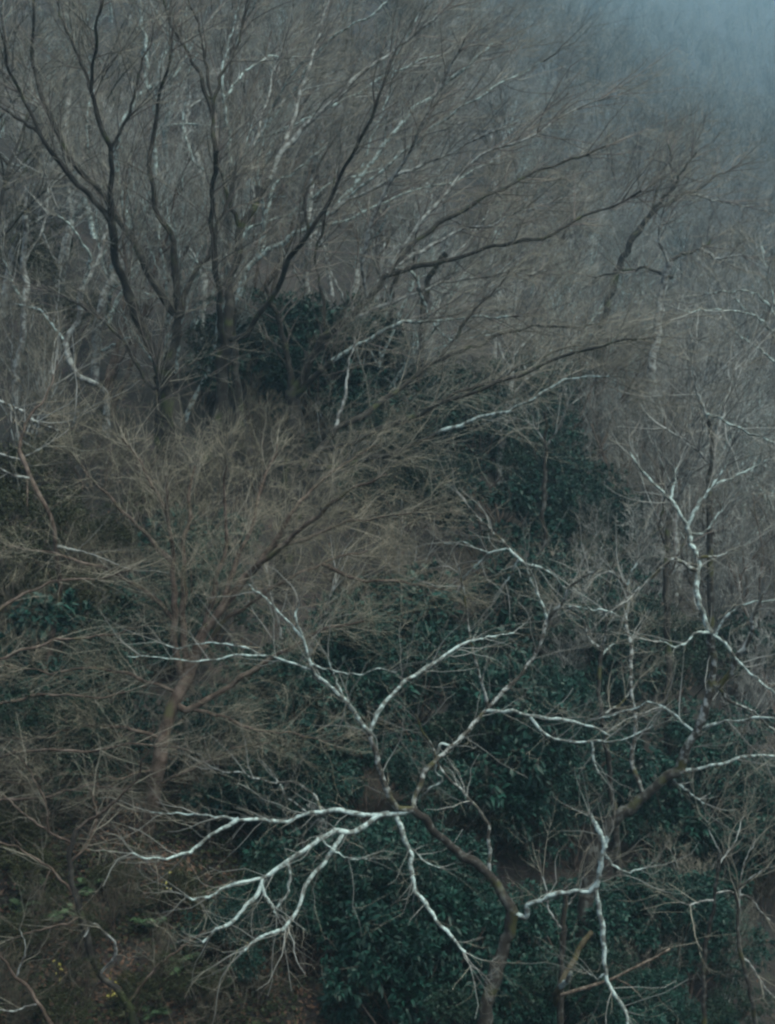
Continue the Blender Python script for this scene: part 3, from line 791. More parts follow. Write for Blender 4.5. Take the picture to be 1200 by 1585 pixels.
# --- trees in the haze at right
HW = dict(den1=2.4, len1=(0.9, 2.4), den2=2.6, len2=(0.6, 1.4), den3=2.6, len3=(0.3, 0.7), trop=(0.06, 0, 0.05), mat='twig_brown', bmat='twig_dark', wig=0.13, rmin=0.006, rmax1=0.02)
traced_tree('hazy_tree', 'dark forked tree half veiled in mist at the upper right', 62.0, [
    ('dark_bark', 6, 5, '930,520 945,450 970,385 990,350'),
    ('dark_bark', 4.5, 1.8, '990,350 1015,320 1045,290 1060,260 1080,235'),
    ('dark_bark', 4.5, 1.8, '992,350 1015,325 1065,300 1115,270 1150,250'),
    ('dark_bark', 3, 1.2, '1010,325 1020,290 1040,240'),
    ('grey_bark', 3, 1.2, '1065,300 1110,310 1160,320'),
    ('dark_bark', 3, 1.2, '1040,292 1040,260 1035,225'),
], HW, 140)
traced_tree('hazy_tree', 'crooked dark-limbed tree above the pale horizontal branches at the right', 56.0, [
    ('grey_bark', 7, 5, '1010,560 1020,500 1025,450 1035,405'),
    ('dark_bark', 4, 2, '1035,405 1060,393 1085,385 1100,372'),
    ('grey_bark', 3.4, 1.6, '1035,410 1020,370 1025,330'),
    ('dark_bark', 3.4, 1.6, '1040,430 1000,415 960,420 920,430'),
    ('grey_bark', 3.4, 1.6, '1085,385 1110,400 1150,395'),
], HW, 141)
traced_tree('hazy_tree', 'pale thin-limbed tree at the right edge with nearly horizontal branches', 45.0, [
    ('grey_bark', 6, 4.5, '1225,700 1215,620 1210,560 1205,520'),
    ('pale_bark', 3, 1.2, '1205,520 1170,490 1140,482 1100,480 1060,482'),
    ('pale_bark', 3, 1.2, '1208,530 1180,500 1150,475 1135,460'),
    ('pale_bark', 3, 1.2, '1206,500 1180,460 1150,450 1090,455'),
    ('pale_bark', 3, 1.2, '1215,580 1190,550 1160,530 1135,510'),
    ('pale_bark', 3, 1.2, '1205,520 1200,470 1190,430 1180,380'),
], dict(HW, rmin=0.005, bmat='twig_grey'), 142)
traced_tree('hazy_tree', 'broken-topped tree with slanting pale limb among grey twigs at the right', 40.0, [
    ('dim_bark', 4.5, 3, '1098,760 1100,730 1103,690 1098,650'),
    ('pale_bark', 3.4, 1.8, '1098,640 1140,660 1170,675 1210,690'),
    ('grey_bark', 3, 1.4, '1100,700 1115,660 1130,600 1140,560'),
    ('grey_bark', 3, 1.4, '1098,650 1080,610 1070,560'),
    ('grey_bark', 3, 1.4, '1101,720 1060,680 1020,660'),
], dict(HW, rmin=0.005, bmat='twig_grey'), 143)

# ------------------------------------------------------------------ the bare wood up the hillside
def bare_tree_meshes(seed, H, stems, lean, fan, dens, tmat, bmat, rmin=0.0055, wig=0.10):
    r = np.random.default_rng(seed)
    S0 = 10
    tr, trr = [], []
    for k in range(stems):
        a = r.uniform(0, 6.28)
        tilt = r.uniform(0.0, 0.12) if stems == 1 else r.uniform(0.12, 0.42)
        d = norm(np.array([math.cos(a) * tilt + lean[0], math.sin(a) * tilt + lean[1], 1.0]))
        p = np.array([math.cos(a) * 0.1 * (stems > 1), math.sin(a) * 0.1 * (stems > 1), -0.35])
        L = H * r.uniform(0.8, 1.0)
        pts = [p]
        for s in range(S0):
            d = norm(d + r.normal(size=3) * 0.11 + np.array([lean[0], lean[1], 0.10]) * 0.25)
            p = p + d * L * 0.72 / S0
            pts.append(p)
        tr.append(pts)
        r0 = H * r.uniform(0.007, 0.0105) * (1.0 if stems == 1 else 0.75)
        trr.append(r0 * (1.25 - 1.05 * np.linspace(0, 1, S0 + 1) ** 0.8) + 0.012)
    P, R = np.array(tr), np.array(trr)
    a, ar = grow(r, P, R, 9 * dens / max(1, stems) ** 0.4, 0.28, (0.42, 0.75), fan, 7, (lean[0] * 0.5, lean[1] * 0.5, 0.09), wig * 1.1, 0.55, rmin * 2, 0.25, taper=0.45)
    b, br = grow(r, a, ar, 7, 0.15, (0.35, 0.65), (18, 48), 5, (lean[0] * 0.3, 0, 0.06), wig, 0.6, rmin * 1.3, 0.35, taper=0.4)
    c, cr = grow(r, b, br, 7, 0.15, (0.35, 0.65), (16, 50), 3, (lean[0] * 0.3, 0, 0.05), wig, 0.65, rmin, 0.5, taper=0.4)
    e, er = grow(r, c, cr, 6, 0.1, (0.4, 0.75), (15, 48), 2, (0, 0, 0.03), wig, 0.75, rmin * 0.85, 0.55, taper=0.4)
    pick = r.random(len(b)) < 0.6                    # stouter boughs carry the bark of the limbs
    br[pick] *= 1.6
    ar = ar * 1.2
    V, f = join([tubes(P, R, 8), tubes(a, ar, 5), tubes(b[pick], br[pick], 4)])
    trunk = mesh_from('trunk', V, f, M[tmat])
    V, f = join([tubes(b[~pick], br[~pick], 3), tubes(c, cr, 3), tubes(e, er, 3)])
    crown = mesh_from('crown', V, f, M[bmat], False)
    return trunk, crown

PROTO = [
    bare_tree_meshes(201, 13, 1, (0.10, -0.05), (25, 50), 1.2, 'grey_bark', 'twig_grey', wig=0.14),
    bare_tree_meshes(202, 14, 2, (0.12, -0.05), (20, 45), 1.2, 'brown_bark', 'twig_brown', wig=0.14),
    bare_tree_meshes(203, 12, 3, (0.10, -0.05), (20, 45), 1.2, 'pale_bark', 'twig_grey', wig=0.14),
    bare_tree_meshes(204, 15, 1, (0.06, 0.00), (28, 60), 1.3, 'dark_bark', 'twig_brown', wig=0.14),
    bare_tree_meshes(205, 11, 2, (0.16, -0.08), (25, 55), 1.2, 'grey_bark', 'twig_brown', wig=0.15),
    bare_tree_meshes(206, 13, 1, (0.05, -0.10), (25, 55), 1.2, 'pale_bark', 'twig_brown', wig=0.16),
    bare_tree_meshes(207, 12, 4, (0.10, 0.00), (18, 40), 1.1, 'brown_bark', 'twig_grey', wig=0.14),
]
PSTYLE = ['grey', 'brown twin-stemmed', 'pale multi-stemmed', 'dark tall', 'grey twin-stemmed', 'pale crooked', 'brown many-stemmed']
PNAMES = ['bare_tree'] * 7

def proj(p):
    return 600 + p[0] / p[1] * FPX, 792.5 - p[2] / p[1] * FPX

def where(u, v, y):
    if y > 95 and u > 640:
        return 'fading into blue mist at the top right', 'mist-veiled trees at the top right'
    if y > 80:
        return 'high on the hillside near the top edge', 'trees high on the hillside'
    if u < 330:
        return 'on the slope behind the dark stems at left', 'trees on the upper left slope'
    if u < 760:
        return 'on the slope behind the sweeping limbs at centre', 'trees on the middle slope'
    return 'on the slope at right below the mist', 'trees on the right slope'

ORD = ['leftmost', 'second', 'third', 'fourth', 'fifth', 'sixth', 'seventh', 'eighth', 'ninth', 'tenth', 'eleventh', 'twelfth', 'thirteenth', 'fourteenth', 'fifteenth',
       'sixteenth', 'seventeenth', 'eighteenth', 'nineteenth', 'twentieth']
def tell_apart(members):
    """members: (root, u, kind phrase, place phrase) -> labels counted from the left where several share kind and place"""
    sets = {}
    for m in members:
        sets.setdefault((m[2], m[3]), []).append(m)
    for (kind, place), ms in sets.items():
        ms.sort(key=lambda m: m[1])
        for k, m in enumerate(ms):
            if len(ms) == 1:
                m[0]['label'] = f'{kind} {place}'
            elif k == 0:
                m[0]['label'] = f'leftmost {kind} {place}'
            elif k < len(ORD):
                m[0]['label'] = f'{ORD[k]} {kind} from left {place}'

def place_mesh_tree(k, loc, rz, sc, name, label, group, cat='tree', meshes=None, sq=1.0):
    t, c = meshes if meshes is not None else PROTO[k]
    root = root_at(name, loc, label, cat, group)
    root.rotation_euler = (0, 0, rz)
    root.scale = (sc, sc, sc * sq)
    link('trunk' if cat == 'tree' else 'stems', t, root)
    link('crown', c, root)
    return root

rb = np.random.default_rng(31)
spots = []
y = 47.0
while y < 1120:
    step = 3.6 + (min(y, 235) - 47) * 0.022 if y < 235 else 5.2 + (y - 235) * 0.012
    half = 0.30 * y + 3
    xs = np.arange(-half, half, step * 1.15)
    for x0 in xs:
        xx = x0 + rb.uniform(-0.45, 0.45) * step
        yy = y + rb.uniform(-0.45, 0.45) * step
        zz = float(ground_z(xx, yy))
        u, v = proj((xx, yy, zz + 9))
        if v < -220 or u < -90 or u > 1300:
            continue
        ub, vb = proj((xx, yy, zz))
        if yy < 52 and 560 < ub < 900:        # the evergreen thicket stays open
            continue
        spots.append((xx, yy, zz, ub, v))
    y += step
spots.sort(key=lambda s: s[1])
far_spots = spots[290:]
spots = spots[:290]
near_trees = []
for (xx, yy, zz, ub, vb) in spots:
    k = int(rb.choice(7, p=[0.34, 0.06, 0.24, 0.04, 0.06, 0.06, 0.20] if ub > 640 else [0.12, 0.18, 0.12, 0.12, 0.18, 0.20, 0.08]))
    ph, grp = where(ub, vb, yy)
    bt = place_mesh_tree(k, (xx, yy, zz), rb.uniform(-0.5, 0.5) if rb.random() < 0.75 else rb.uniform(0, 6.28), rb.uniform(0.62, 1.08), 'bare_tree', f'{PSTYLE[k]} bare tree {ph}', grp)
    if yy < 80:
        near_trees.append((bt, ub, f'{PSTYLE[k]} bare tree', ph))
tell_apart(near_trees)

# the wood goes on up the side valley, too far off to tell its trees apart
def far_wood():
    r = np.random.default_rng(77)
    protos = []
    for k in range(4):
        q = np.random.default_rng(500 + k)
        H = 13
        P = np.array([[[0, 0, -0.5], [0.2, 0, 3], [0.6 * q.normal(), 0.4, 6], [q.normal() * 0.8 + 0.8, 0, 9]]], float); R = np.array([[0.2, 0.16, 0.12, 0.05]])
        a, ar = grow(q, P, R, 12, 0.2, (0.4, 0.75), (20, 55), 4, (0.04, 0, 0.09), 0.13, 0.6, 0.035, 0.3, taper=0.4)
        b, br = grow(q, a, ar, 7, 0.15, (0.4, 0.75), (18, 50), 2, (0.02, 0, 0.06), 0.12, 0.6, 0.026, 0.4)
        c, cr = grow(q, b, br, 3, 0.1, (0.5, 0.9), (18, 50), 1, (0, 0, 0.04), 0.12, 0.7, 0.024, 0.6)
        protos.append(join([tubes(P, R, 5), tubes(a, ar, 3), tubes(b, br, 3), tubes(c, cr, 3)]))
    objs = []
    for k, (V, f) in enumerate(protos):
        objs.append(bpy.data.objects.new('far_tree', mesh_from('far_tree', V, f, M['twig_brown'], False)))
    pts = np.array([(q[0], q[1], q[2]) for q in far_spots])
    me = bpy.data.meshes.new('far_wood')
    me.from_pydata(pts.tolist(), [], [])
    o = link('far_wood', me)
    ng = bpy.data.node_groups.new('far_wood', 'GeometryNodeTree')
    ng.interface.new_socket('Geometry', in_out='INPUT', socket_type='NodeSocketGeometry')
    ng.interface.new_socket('Geometry', in_out='OUTPUT', socket_type='NodeSocketGeometry')
    N, L = ng.nodes, ng.links
    gi, go = N.new('NodeGroupInput'), N.new('NodeGroupOutput')
    for ob in objs:
        oi = N.new('GeometryNodeObjectInfo'); oi.inputs['Object'].default_value = ob
        oi.inputs['As Instance'].default_value = True
    iop = N.new('GeometryNodeInstanceOnPoints')
    jn = N.new('GeometryNodeJoinGeometry')
    for n in [n for n in N if n.bl_idname == 'GeometryNodeObjectInfo']:
        L.new(n.outputs['Geometry'], jn.inputs[0])
    iop.inputs['Pick Instance'].default_value = True
    L.new(gi.outputs[0], iop.inputs['Points']); L.new(jn.outputs[0], iop.inputs['Instance'])
    rv = N.new('FunctionNodeRandomValue'); rv.data_type = 'FLOAT_VECTOR'
    rv.inputs[0].default_value = (0, 0, 0); rv.inputs[1].default_value = (0.1, 0.1, 6.28)
    L.new(rv.outputs[0], iop.inputs['Rotation'])
    rs = N.new('FunctionNodeRandomValue'); rs.data_type = 'FLOAT'
    rs.inputs[2].default_value = 0.65; rs.inputs[3].default_value = 1.2
    rs.inputs['Seed'].default_value = 3
    L.new(rs.outputs[1], iop.inputs['Scale'])
    L.new(iop.outputs[0], go.inputs[0])
    mod = o.modifiers.new('far_wood', 'NODES'); mod.node_group = ng
    o['kind'] = 'stuff'; o['label'] = 'far bare wood dissolving into blue mist at the top right'; o['category'] = 'wood'
far_wood()

# ------------------------------------------------------------------ bare twiggy bushes
def bush_meshes(seed, H, n, bmat, tmat, rmin=0.004):
    r = np.random.default_rng(seed)
    st, sr = [], []
    for k in range(n):
        a = r.uniform(0, 6.28); tl = r.uniform(0.1, 0.75)
        d = norm(np.array([math.cos(a) * tl, math.sin(a) * tl, 1.0])); p = np.array([math.cos(a), math.sin(a), 0]) * r.uniform(0, 0.2) + np.array([0, 0, -0.1])
        L = H * r.uniform(0.6, 1.0); pts = [p]
        for s in range(7):
            d = norm(d + r.normal(size=3) * 0.14); p = p + d * L / 7; pts.append(p)
        st.append(pts); sr.append(np.linspace(0.02, 0.006, 8) * r.uniform(0.7, 1.3))
    P, R = np.array(st), np.array(sr)
    a, ar = grow(r, P, R, 9, 0.15, (0.3, 0.6), (18, 50), 5, (0.02, 0, 0.05), 0.15, 0.6, rmin * 1.4, 0.35)
    b, br = grow(r, a, ar, 8, 0.1, (0.35, 0.7), (18, 50), 3, (0, 0, 0.04), 0.14, 0.65, rmin, 0.5)
    c, cr = grow(r, b, br, 4, 0.1, (0.4, 0.7), (18, 50), 2, (0, 0, 0.03), 0.12, 0.7, rmin * 0.85, 0.6)
    V, f = tubes(P, R, 6)
    s_ = mesh_from('stems', V, f, M[bmat])
    V, f = join([tubes(a, ar, 3), tubes(b, br, 3), tubes(c, cr, 3)])
    return s_, mesh_from('crown', V, f, M[tmat], False)
BUSH = [bush_meshes(301, 3.2, 8, 'grey_bark', 'twig_brown'), bush_meshes(302, 2.6, 10, 'brown_bark', 'twig_olive'), bush_meshes(303, 3.8, 6, 'grey_bark', 'twig_grey')]
# (u, v of the foot in the photograph, kind, scale)
bushes = [(960, 900, 0, 1.3), (1180, 860, 2, 1.2), (1130, 930, 0, 1.2), (1000, 820, 0, 1.4), (900, 800, 1, 1.1), (1090, 760, 2, 1.5), (1180, 720, 0, 1.5), (960, 720, 2, 1.4), (800, 760, 0, 1.2),
          (880, 660, 0, 1.6), (1020, 650, 2, 1.7), (1150, 640, 0, 1.7), (560, 960, 1, 1.1), (690, 1000, 1, 1.0), (620, 930, 0, 1.0), (770, 960, 1, 1.0), (840, 990, 0, 1.0),
          (80, 820, 1, 1.2), (150, 760, 1, 1.2), (30, 700, 0, 1.4), (210, 820, 1, 1.1), (60, 620, 0, 1.5), (400, 760, 1, 1.3), (330, 840, 1, 1.1), (520, 790, 0, 1.2),
          (1150, 1340, 0, 0.8), (1190, 1420, 1, 0.8), (1000, 1010, 2, 1.3), (1100, 1040, 2, 1.4), (1180, 1000, 2, 1.4), (930, 960, 2, 1.2), (1040, 920, 2, 1.4), (1150, 1180, 2, 1.1), (1210, 1260, 2, 1.1), (1050, 1250, 0, 0.9), (870, 1080, 2, 1.0), (1060, 1420, 0, 0.7), (1120, 1560, 0, 0.7), (1010, 1560, 0, 0.6), (560, 1580, 1, 0.5), (20, 1330, 1, 0.8), (60, 1480, 1, 0.5), (130, 1570, 1, 0.5), (250, 1530, 1, 0.45), (330, 1590, 1, 0.45), (400, 1560, 1, 0.5), (20, 1600, 1, 0.6), (180, 1450, 1, 0.5), (70, 1180, 1, 0.9), (20, 1060, 1, 1.0),
          (120, 950, 1, 1.0), (500, 1190, 1, 0.8), (330, 1260, 0, 0.7), (680, 1330, 0, 0.7), (890, 1240, 0, 0.7)]
CROOK = [bare_tree_meshes(311, 6.0, 2, (0.05, 0.0), (35, 75), 1.0, 'grey_bark', 'twig_grey', rmin=0.0035, wig=0.34), bare_tree_meshes(312, 5.0, 1, (-0.06, 0.0), (35, 80), 1.2, 'dim_bark', 'twig_brown', rmin=0.0035, wig=0.34)]
BST = ['brown twiggy bush', 'warm brown feathery bush', 'grey twiggy bush']
def side(u, v):
    h = 'left' if u < 300 else 'centre left' if u < 600 else 'centre right' if u < 900 else 'right'
    return h
bush_list = []
for (u, v, k, s) in bushes:
    p = hit(u, v)
    if v < 700: ph = 'in front of the hillside trees at the ' + side(u, v)
    elif v < 1010: ph = 'below the tall trees at the ' + side(u, v)
    else: ph = 'among the undergrowth at the lower ' + side(u, v)
    bt = place_mesh_tree(k, p, rb.uniform(0, 6.28), s * rb.uniform(0.9, 1.1), 'bare_bush', f'{BST[k]} {ph}', 'bare bushes ' + ph, 'bush', BUSH[k])
    bush_list.append((bt, u, BST[k], ph))
tell_apart(bush_list)
crook_list = []
for (u, v, k, s) in [(960, 1010, 0, 0.8), (1030, 1070, 1, 0.9), (1190, 1090, 0, 0.9), (1205, 920, 1, 1.1), (1000, 890, 1, 1.0), (890, 990, 1, 0.8),
                     (1150, 1260, 1, 0.7), (1060, 1330, 0, 0.6), (1180, 780, 0, 1.1), (1060, 770, 1, 1.1), (940, 780, 0, 0.9), (960, 1200, 1, 0.7), (560, 1080, 1, 0.6), (330, 1330, 1, 0.5), (470, 1400, 0, 0.45)]:
    pl = 'above the leaning tree at right' if v < 850 else 'behind the leaning tree at right' if u > 850 and v < 1120 else 'below the leaning tree at right' if u > 850 else 'behind the low white limbs'
    kd = ['grey crooked small tree', 'dark crooked small tree'][k]
    bt = place_mesh_tree(k, hit(u, v), rb.uniform(0, 6.28), s * rb.uniform(0.9, 1.1), 'crooked_tree', f'{kd} {pl}', 'small crooked trees', 'tree', CROOK[k])
    crook_list.append((bt, u, kd, pl))
tell_apart(crook_list)

# ------------------------------------------------------------------ evergreen shrubs
def leaf_cloud(r, C, D, ln, wd):
    """folded pointed leaves at C pointing along D: 6 vertices, 4 triangles each"""
    n = len(C)
    D = norm(D)
    up = norm(np.array([0, 0, 1.0]) + 0.45 * r.normal(size=(n, 3)))
    Sd = norm(np.cross(D, up)); N = np.cross(Sd, D)
    ln = ln[:, None]; wd = wd[:, None]
    droop = -0.18 * ln * np.array([0, 0, 1.0])
    base = C
    m = C + D * ln * 0.5
    tip = C + D * ln + droop
    l = m + Sd * wd * 0.5 + N * wd * 0.16
    q = m - Sd * wd * 0.5 + N * wd * 0.16
    V = np.stack([base, l, m, q, tip], 1).reshape(-1, 3)
    o = (np.arange(n) * 5)[:, None]
    f = np.concatenate([o + np.array([[0, 2, 1]]), o + np.array([[0, 3, 2]]), o + np.array([[1, 2, 4]]), o + np.array([[2, 3, 4]])])
    return V, f

def shrub_meshes(seed, H, W, nshoot, mat, ll=(0.09, 0.16), per=9, lobes=7):
    r = np.random.default_rng(seed)
    # limbs fan out to lobes, shoots with rosettes of leaves fill the lobes
    lob = np.array([[r.normal() * W * 0.42, r.normal() * W * 0.42, H * r.uniform(0.35, 0.92)] for _ in range(lobes)])
    lr = r.uniform(0.28, 0.5, lobes) * W * 0.8
    st, sr = [], []
    for c in lob:
        t = np.linspace(0, 1, 7)[:, None]
        p = np.array([0, 0, -0.15]) * (1 - t) + c * t + np.sin(t * 3.1) * r.normal(size=3) * 0.12 + np.array([0, 0, 0.15]) * np.sin(t * 3.14)
        st.append(p); sr.append(np.linspace(0.035, 0.01, 7))
    P, R = np.array(st), np.array(sr)
    V, f = tubes(P, R, 5)
    stems = mesh_from('stems', V, f, M['brown_bark'])
    k = r.integers(0, lobes, nshoot)
    d = norm(r.normal(size=(nshoot, 3)))
    rad = lr[k] * r.uniform(0.35, 1.05, nshoot) ** 0.6
    C = lob[k] + d * rad[:, None] * np.array([1, 1, 0.72])
    C[:, 2] = np.maximum(C[:, 2], 0.12 * r.random(nshoot) + 0.05)
    ax = norm(d + np.array([0, 0, 0.35]) + 0.3 * r.normal(size=d.shape))
    CC = np.repeat(C, per, 0); A = np.repeat(ax, per, 0)
    q = norm(np.cross(A, norm(r.normal(size=A.shape))))
    tilt = r.uniform(0.35, 1.25, len(A))[:, None]
    D = A * np.cos(tilt) + q * np.sin(tilt)
    CC = CC + A * r.uniform(-0.06, 0.05, len(A))[:, None]
    ln = r.uniform(ll[0], ll[1], len(A)); wd = ln * r.uniform(0.28, 0.4, len(A))
    V, f = leaf_cloud(r, CC, D, ln, wd)
    return stems, mesh_from('foliage', V, f, M[mat], False)

SHRUB = [shrub_meshes(401, 2.4, 1.9, 900, 'leaf_evergreen'), shrub_meshes(402, 3.2, 2.2, 1100, 'leaf_evergreen', lobes=9), shrub_meshes(403, 1.6, 1.8, 700, 'leaf_evergreen'),
         shrub_meshes(404, 3.0, 2.0, 900, 'leaf_olive', (0.06, 0.11)),
         shrub_meshes(405, 2.8, 1.7, 420, 'leaf_evergreen', (0.16, 0.27), per=8, lobes=8), shrub_meshes(406, 2.2, 2.0, 1300, 'leaf_deep', (0.06, 0.10), lobes=8)]
shrub_list = []
def place_shrub(u, v, k, s, label, group):
    p = hit(u, v)
    root = root_at('evergreen_shrub', p, label, 'shrub', group)
    root.rotation_euler = (0, 0, rb.uniform(0, 6.28))
    root.scale = (s * rb.uniform(0.9, 1.15), s * rb.uniform(0.9, 1.15), s * rb.uniform(0.85, 1.15))
    link('stems', SHRUB[k][0], root)
    o = link('foliage', SHRUB[k][1], root); o['kind'] = 'stuff'
    kd, pl = (label.split('shrub', 1)[0] + 'shrub', label.split('shrub', 1)[1].strip()) if 'shrub' in label else ('olive green small-leaved bush', 'at the left edge')
    shrub_list.append((root, u, kd, pl))
# patches of evergreens: centre u, v, half width, half height, how many, scale
patches = [
    (720, 760, 160, 130, 24, 1.1, 'dark green evergreen shrub in the thicket right of the picture centre'),
    (880, 900, 70, 50, 5, 1.0, 'dark green evergreen shrub below the thin dark trunk at right'),
    (430, 640, 120, 35, 9, 1.2, 'dark green evergreen shrub at the foot of the dark central trees'),
    (820, 1270, 170, 150, 17, 0.95, 'dark teal evergreen shrub between the two foreground trees'),
    (800, 1090, 200, 60, 10, 1.0, 'dark teal evergreen shrub behind the white lichen limbs'),
    (600, 1540, 160, 80, 10, 0.8, 'teal evergreen shrub at the bottom edge left of the lichen tree trunk'),
    (450, 1300, 130, 80, 9, 0.9, 'dark evergreen shrub below the low white limbs at centre left'),
    (230, 1010, 110, 40, 8, 0.8, 'dark evergreen shrub behind the feathery tree at left'),
    (80, 1190, 110, 70, 7, 0.85, 'dark evergreen shrub below the feathery twigs at left'),
    (590, 1190, 90, 70, 8, 0.9, 'dark evergreen shrub behind the upright fork of the lichen tree'),
    (430, 1150, 95, 60, 6, 0.9, 'dark evergreen shrub behind the leaning reddish trunk'),
    (1120, 1320, 90, 110, 9, 0.95, 'dark evergreen shrub under the leaning tree at right'),
    (1000, 1520, 170, 70, 10, 0.75, 'dark evergreen shrub around the saplings at the bottom right'),
    (820, 1640, 330, 45, 16, 0.6, 'low dark evergreen shrub cut off by the bottom edge'),
    (420, 1500, 70, 90, 6, 0.45, 'low dark evergreen shrub between the leaf litter and the teal shrubs'),
    (1060, 1080, 110, 50, 6, 1.0, 'dark evergreen shrub behind the leaning tree at right'),
]
for (cu, cv, hu, hv, n, s, lab) in patches:
    for q in range(n):
        a, rr = rb.uniform(0, 6.28), math.sqrt(rb.random())
        place_shrub(cu + hu * rr * math.cos(a), cv + hv * rr * math.sin(a), int(rb.choice([0, 1, 2, 4, 5])), s * rb.uniform(0.65, 1.2), lab, lab.replace('shrub', 'shrubs', 1))
for (u, v, s) in [(15, 830, 1.2), (40, 900, 1.0), (-10, 960, 1.1), (70, 760, 0.8), (20, 480, 1.0), (110, 540, 0.8), (60, 430, 1.0)]:
    place_shrub(u, v, 3, s, 'olive green small-leaved bush at the left edge', 'olive bushes at the left edge')
for (u, v, s) in [(110, 1010, 0.8), (40, 1090, 0.8), (30, 1000, 0.9), (150, 900, 0.7), (200, 890, 0.6), (105, 870, 0.7)]:
    place_shrub(u, v, 3, s, 'olive shrub under the feathery twigs at left', 'olive shrubs under the feathery twigs')
for (u, v, s) in [(30, 1510, 0.40), (120, 1490, 0.32), (205, 1590, 0.40), (300, 1570, 0.32), (60, 1410, 0.45), (180, 1410, 0.40), (345, 1480, 0.35), (20, 1340, 0.5), (260, 1430, 0.35), (90, 1620, 0.4)]:
    place_shrub(u, v, 3, s, 'low olive shrub on the bottom left slope', 'low olive shrubs on the bottom left slope')
tell_apart(shrub_list)

# ------------------------------------------------------------------ forest floor
def litter():
    r = np.random.default_rng(51)
    n = 26000
    u = np.concatenate([r.uniform(-60, 560, n * 2 // 3), r.uniform(-60, 1260, n - n * 2 // 3)])
    yy = np.where(np.arange(n) < n * 2 // 3, r.uniform(21.5, 32, n), r.uniform(21.5, 60, n))
    x = (u - 600) / FPX * yy
    C = np.stack([x, yy, ground_z(x, yy) + r.uniform(0.01, 0.05, n)], 1)
    a = r.uniform(0, 6.28, n)
    D = np.stack([np.cos(a), np.sin(a), r.normal(size=n) * 0.3 + 0.5 * np.sin(a)], 1)
    ln = r.uniform(0.05, 0.12, n)
    V, f = leaf_cloud(r, C, D, ln, ln * r.uniform(0.4, 0.75, n))
    o = link('leaf_litter', mesh_from('leaf_litter', V, f, M['leaf_dead'], False))
    o['kind'] = 'stuff'; o['label'] = 'fallen brown leaves lying on the steep forest floor'; o['category'] = 'leaf litter'
litter()

def ground_cover():
    r = np.random.default_rng(52)
    n = 30000
    yy = r.uniform(21.5, 31, n); u = r.uniform(-60, 620, n)
    x = (u - 600) / FPX * yy
    keep = (np.sin(x * 1.7 + 0.6) + np.sin(yy * 2.1 + x) + np.sin(x * 4.1 - yy * 3.3)) > r.normal(size=n) * 0.6 - 0.3
    x, yy = x[keep], yy[keep]; n = len(x)
    C = np.stack([x, yy, ground_z(x, yy) + r.uniform(0.02, 0.22, n)], 1)
    D = r.normal(size=(n, 3)); D[:, 2] = np.abs(D[:, 2]) * 0.7
    ln = r.uniform(0.05, 0.13, n)
    V, f = leaf_cloud(r, C, D, ln, ln * r.uniform(0.35, 0.7, n))
    o = link('ground_cover', mesh_from('ground_cover', V, f, M['leaf_moss'], False))
    o['kind'] = 'stuff'; o['label'] = 'low dull green ground plants between the fallen leaves'; o['category'] = 'ground cover'
    # dead stalks and fallen twigs
    n = 4000
    yy = r.uniform(21.5, 34, n); x = (r.uniform(-60, 1260, n) - 600) / FPX * yy
    p = np.stack([x, yy, ground_z(x, yy) + 0.02], 1)
    d = norm(r.normal(size=(n, 3)) * np.array([1, 1, 0.5]) + np.array([0, 0, 0.35])); L = r.uniform(0.25, 1.1, n)[:, None]
    P = np.stack([p, p + d * L * 0.35 + r.normal(size=(n, 3)) * 0.03, p + d * L * 0.7 + r.normal(size=(n, 3)) * 0.06, p + d * L + r.normal(size=(n, 3)) * 0.08], 1)
    R = np.tile(np.array([0.006, 0.005, 0.004, 0.002]), (n, 1)) * r.uniform(0.6, 1.4, n)[:, None]
    V, f = tubes(P, R, 3)
    o = link('fallen_twigs', mesh_from('fallen_twigs', V, f, M['twig_olive'], False))
    o['kind'] = 'stuff'; o['label'] = 'dead stalks and fallen twigs littering the forest floor'; o['category'] = 'twigs'
ground_cover()

def fern_mesh(seed, n, L, mat):
    r = np.random.default_rng(seed)
    parts = []
    for k in range(n):
        a = 6.28 * k / n + r.uniform(-0.3, 0.3); el = r.uniform(0.5, 1.1)
        t = np.linspace(0.12, 1, 12)
        ll = L * r.uniform(0.7, 1.1)
        rx = ll * t * math.cos(el); rz = ll * (t * math.sin(el) - 0.55 * t ** 2)
        mid = np.stack([rx * math.cos(a), rx * math.sin(a), rz + 0.03], 1)
        sd_ = np.array([-math.sin(a), math.cos(a), 0]); fw = np.array([math.cos(a), math.sin(a), 0.0])
        for sg in (-1, 1):
            D = sd_ * sg + fw * 0.45 + np.array([0, 0, -0.15])
            w_ = ll * 0.30 * np.sin(np.clip(t * 3.0, 0.3, 3.0)) ** 0.8 + 0.015
            parts.append(leaf_cloud(r, mid, np.tile(D, (len(t), 1)), w_, np.full(len(t), ll * 0.085)))
        P = np.stack([mid, ], 0); R = np.full((1, len(t)), 0.004)
        V, f = tubes(P, R, 3)
        parts.append((V, np.concatenate([f[:, [0, 1, 2]], f[:, [0, 2, 3]]])))
    V, f = join(parts)
    return mesh_from('fronds', V, f, M[mat], False)
FERN = [fern_mesh(61, 8, 0.55, 'leaf_fern'), fern_mesh(62, 6, 0.42, 'leaf_fern')]
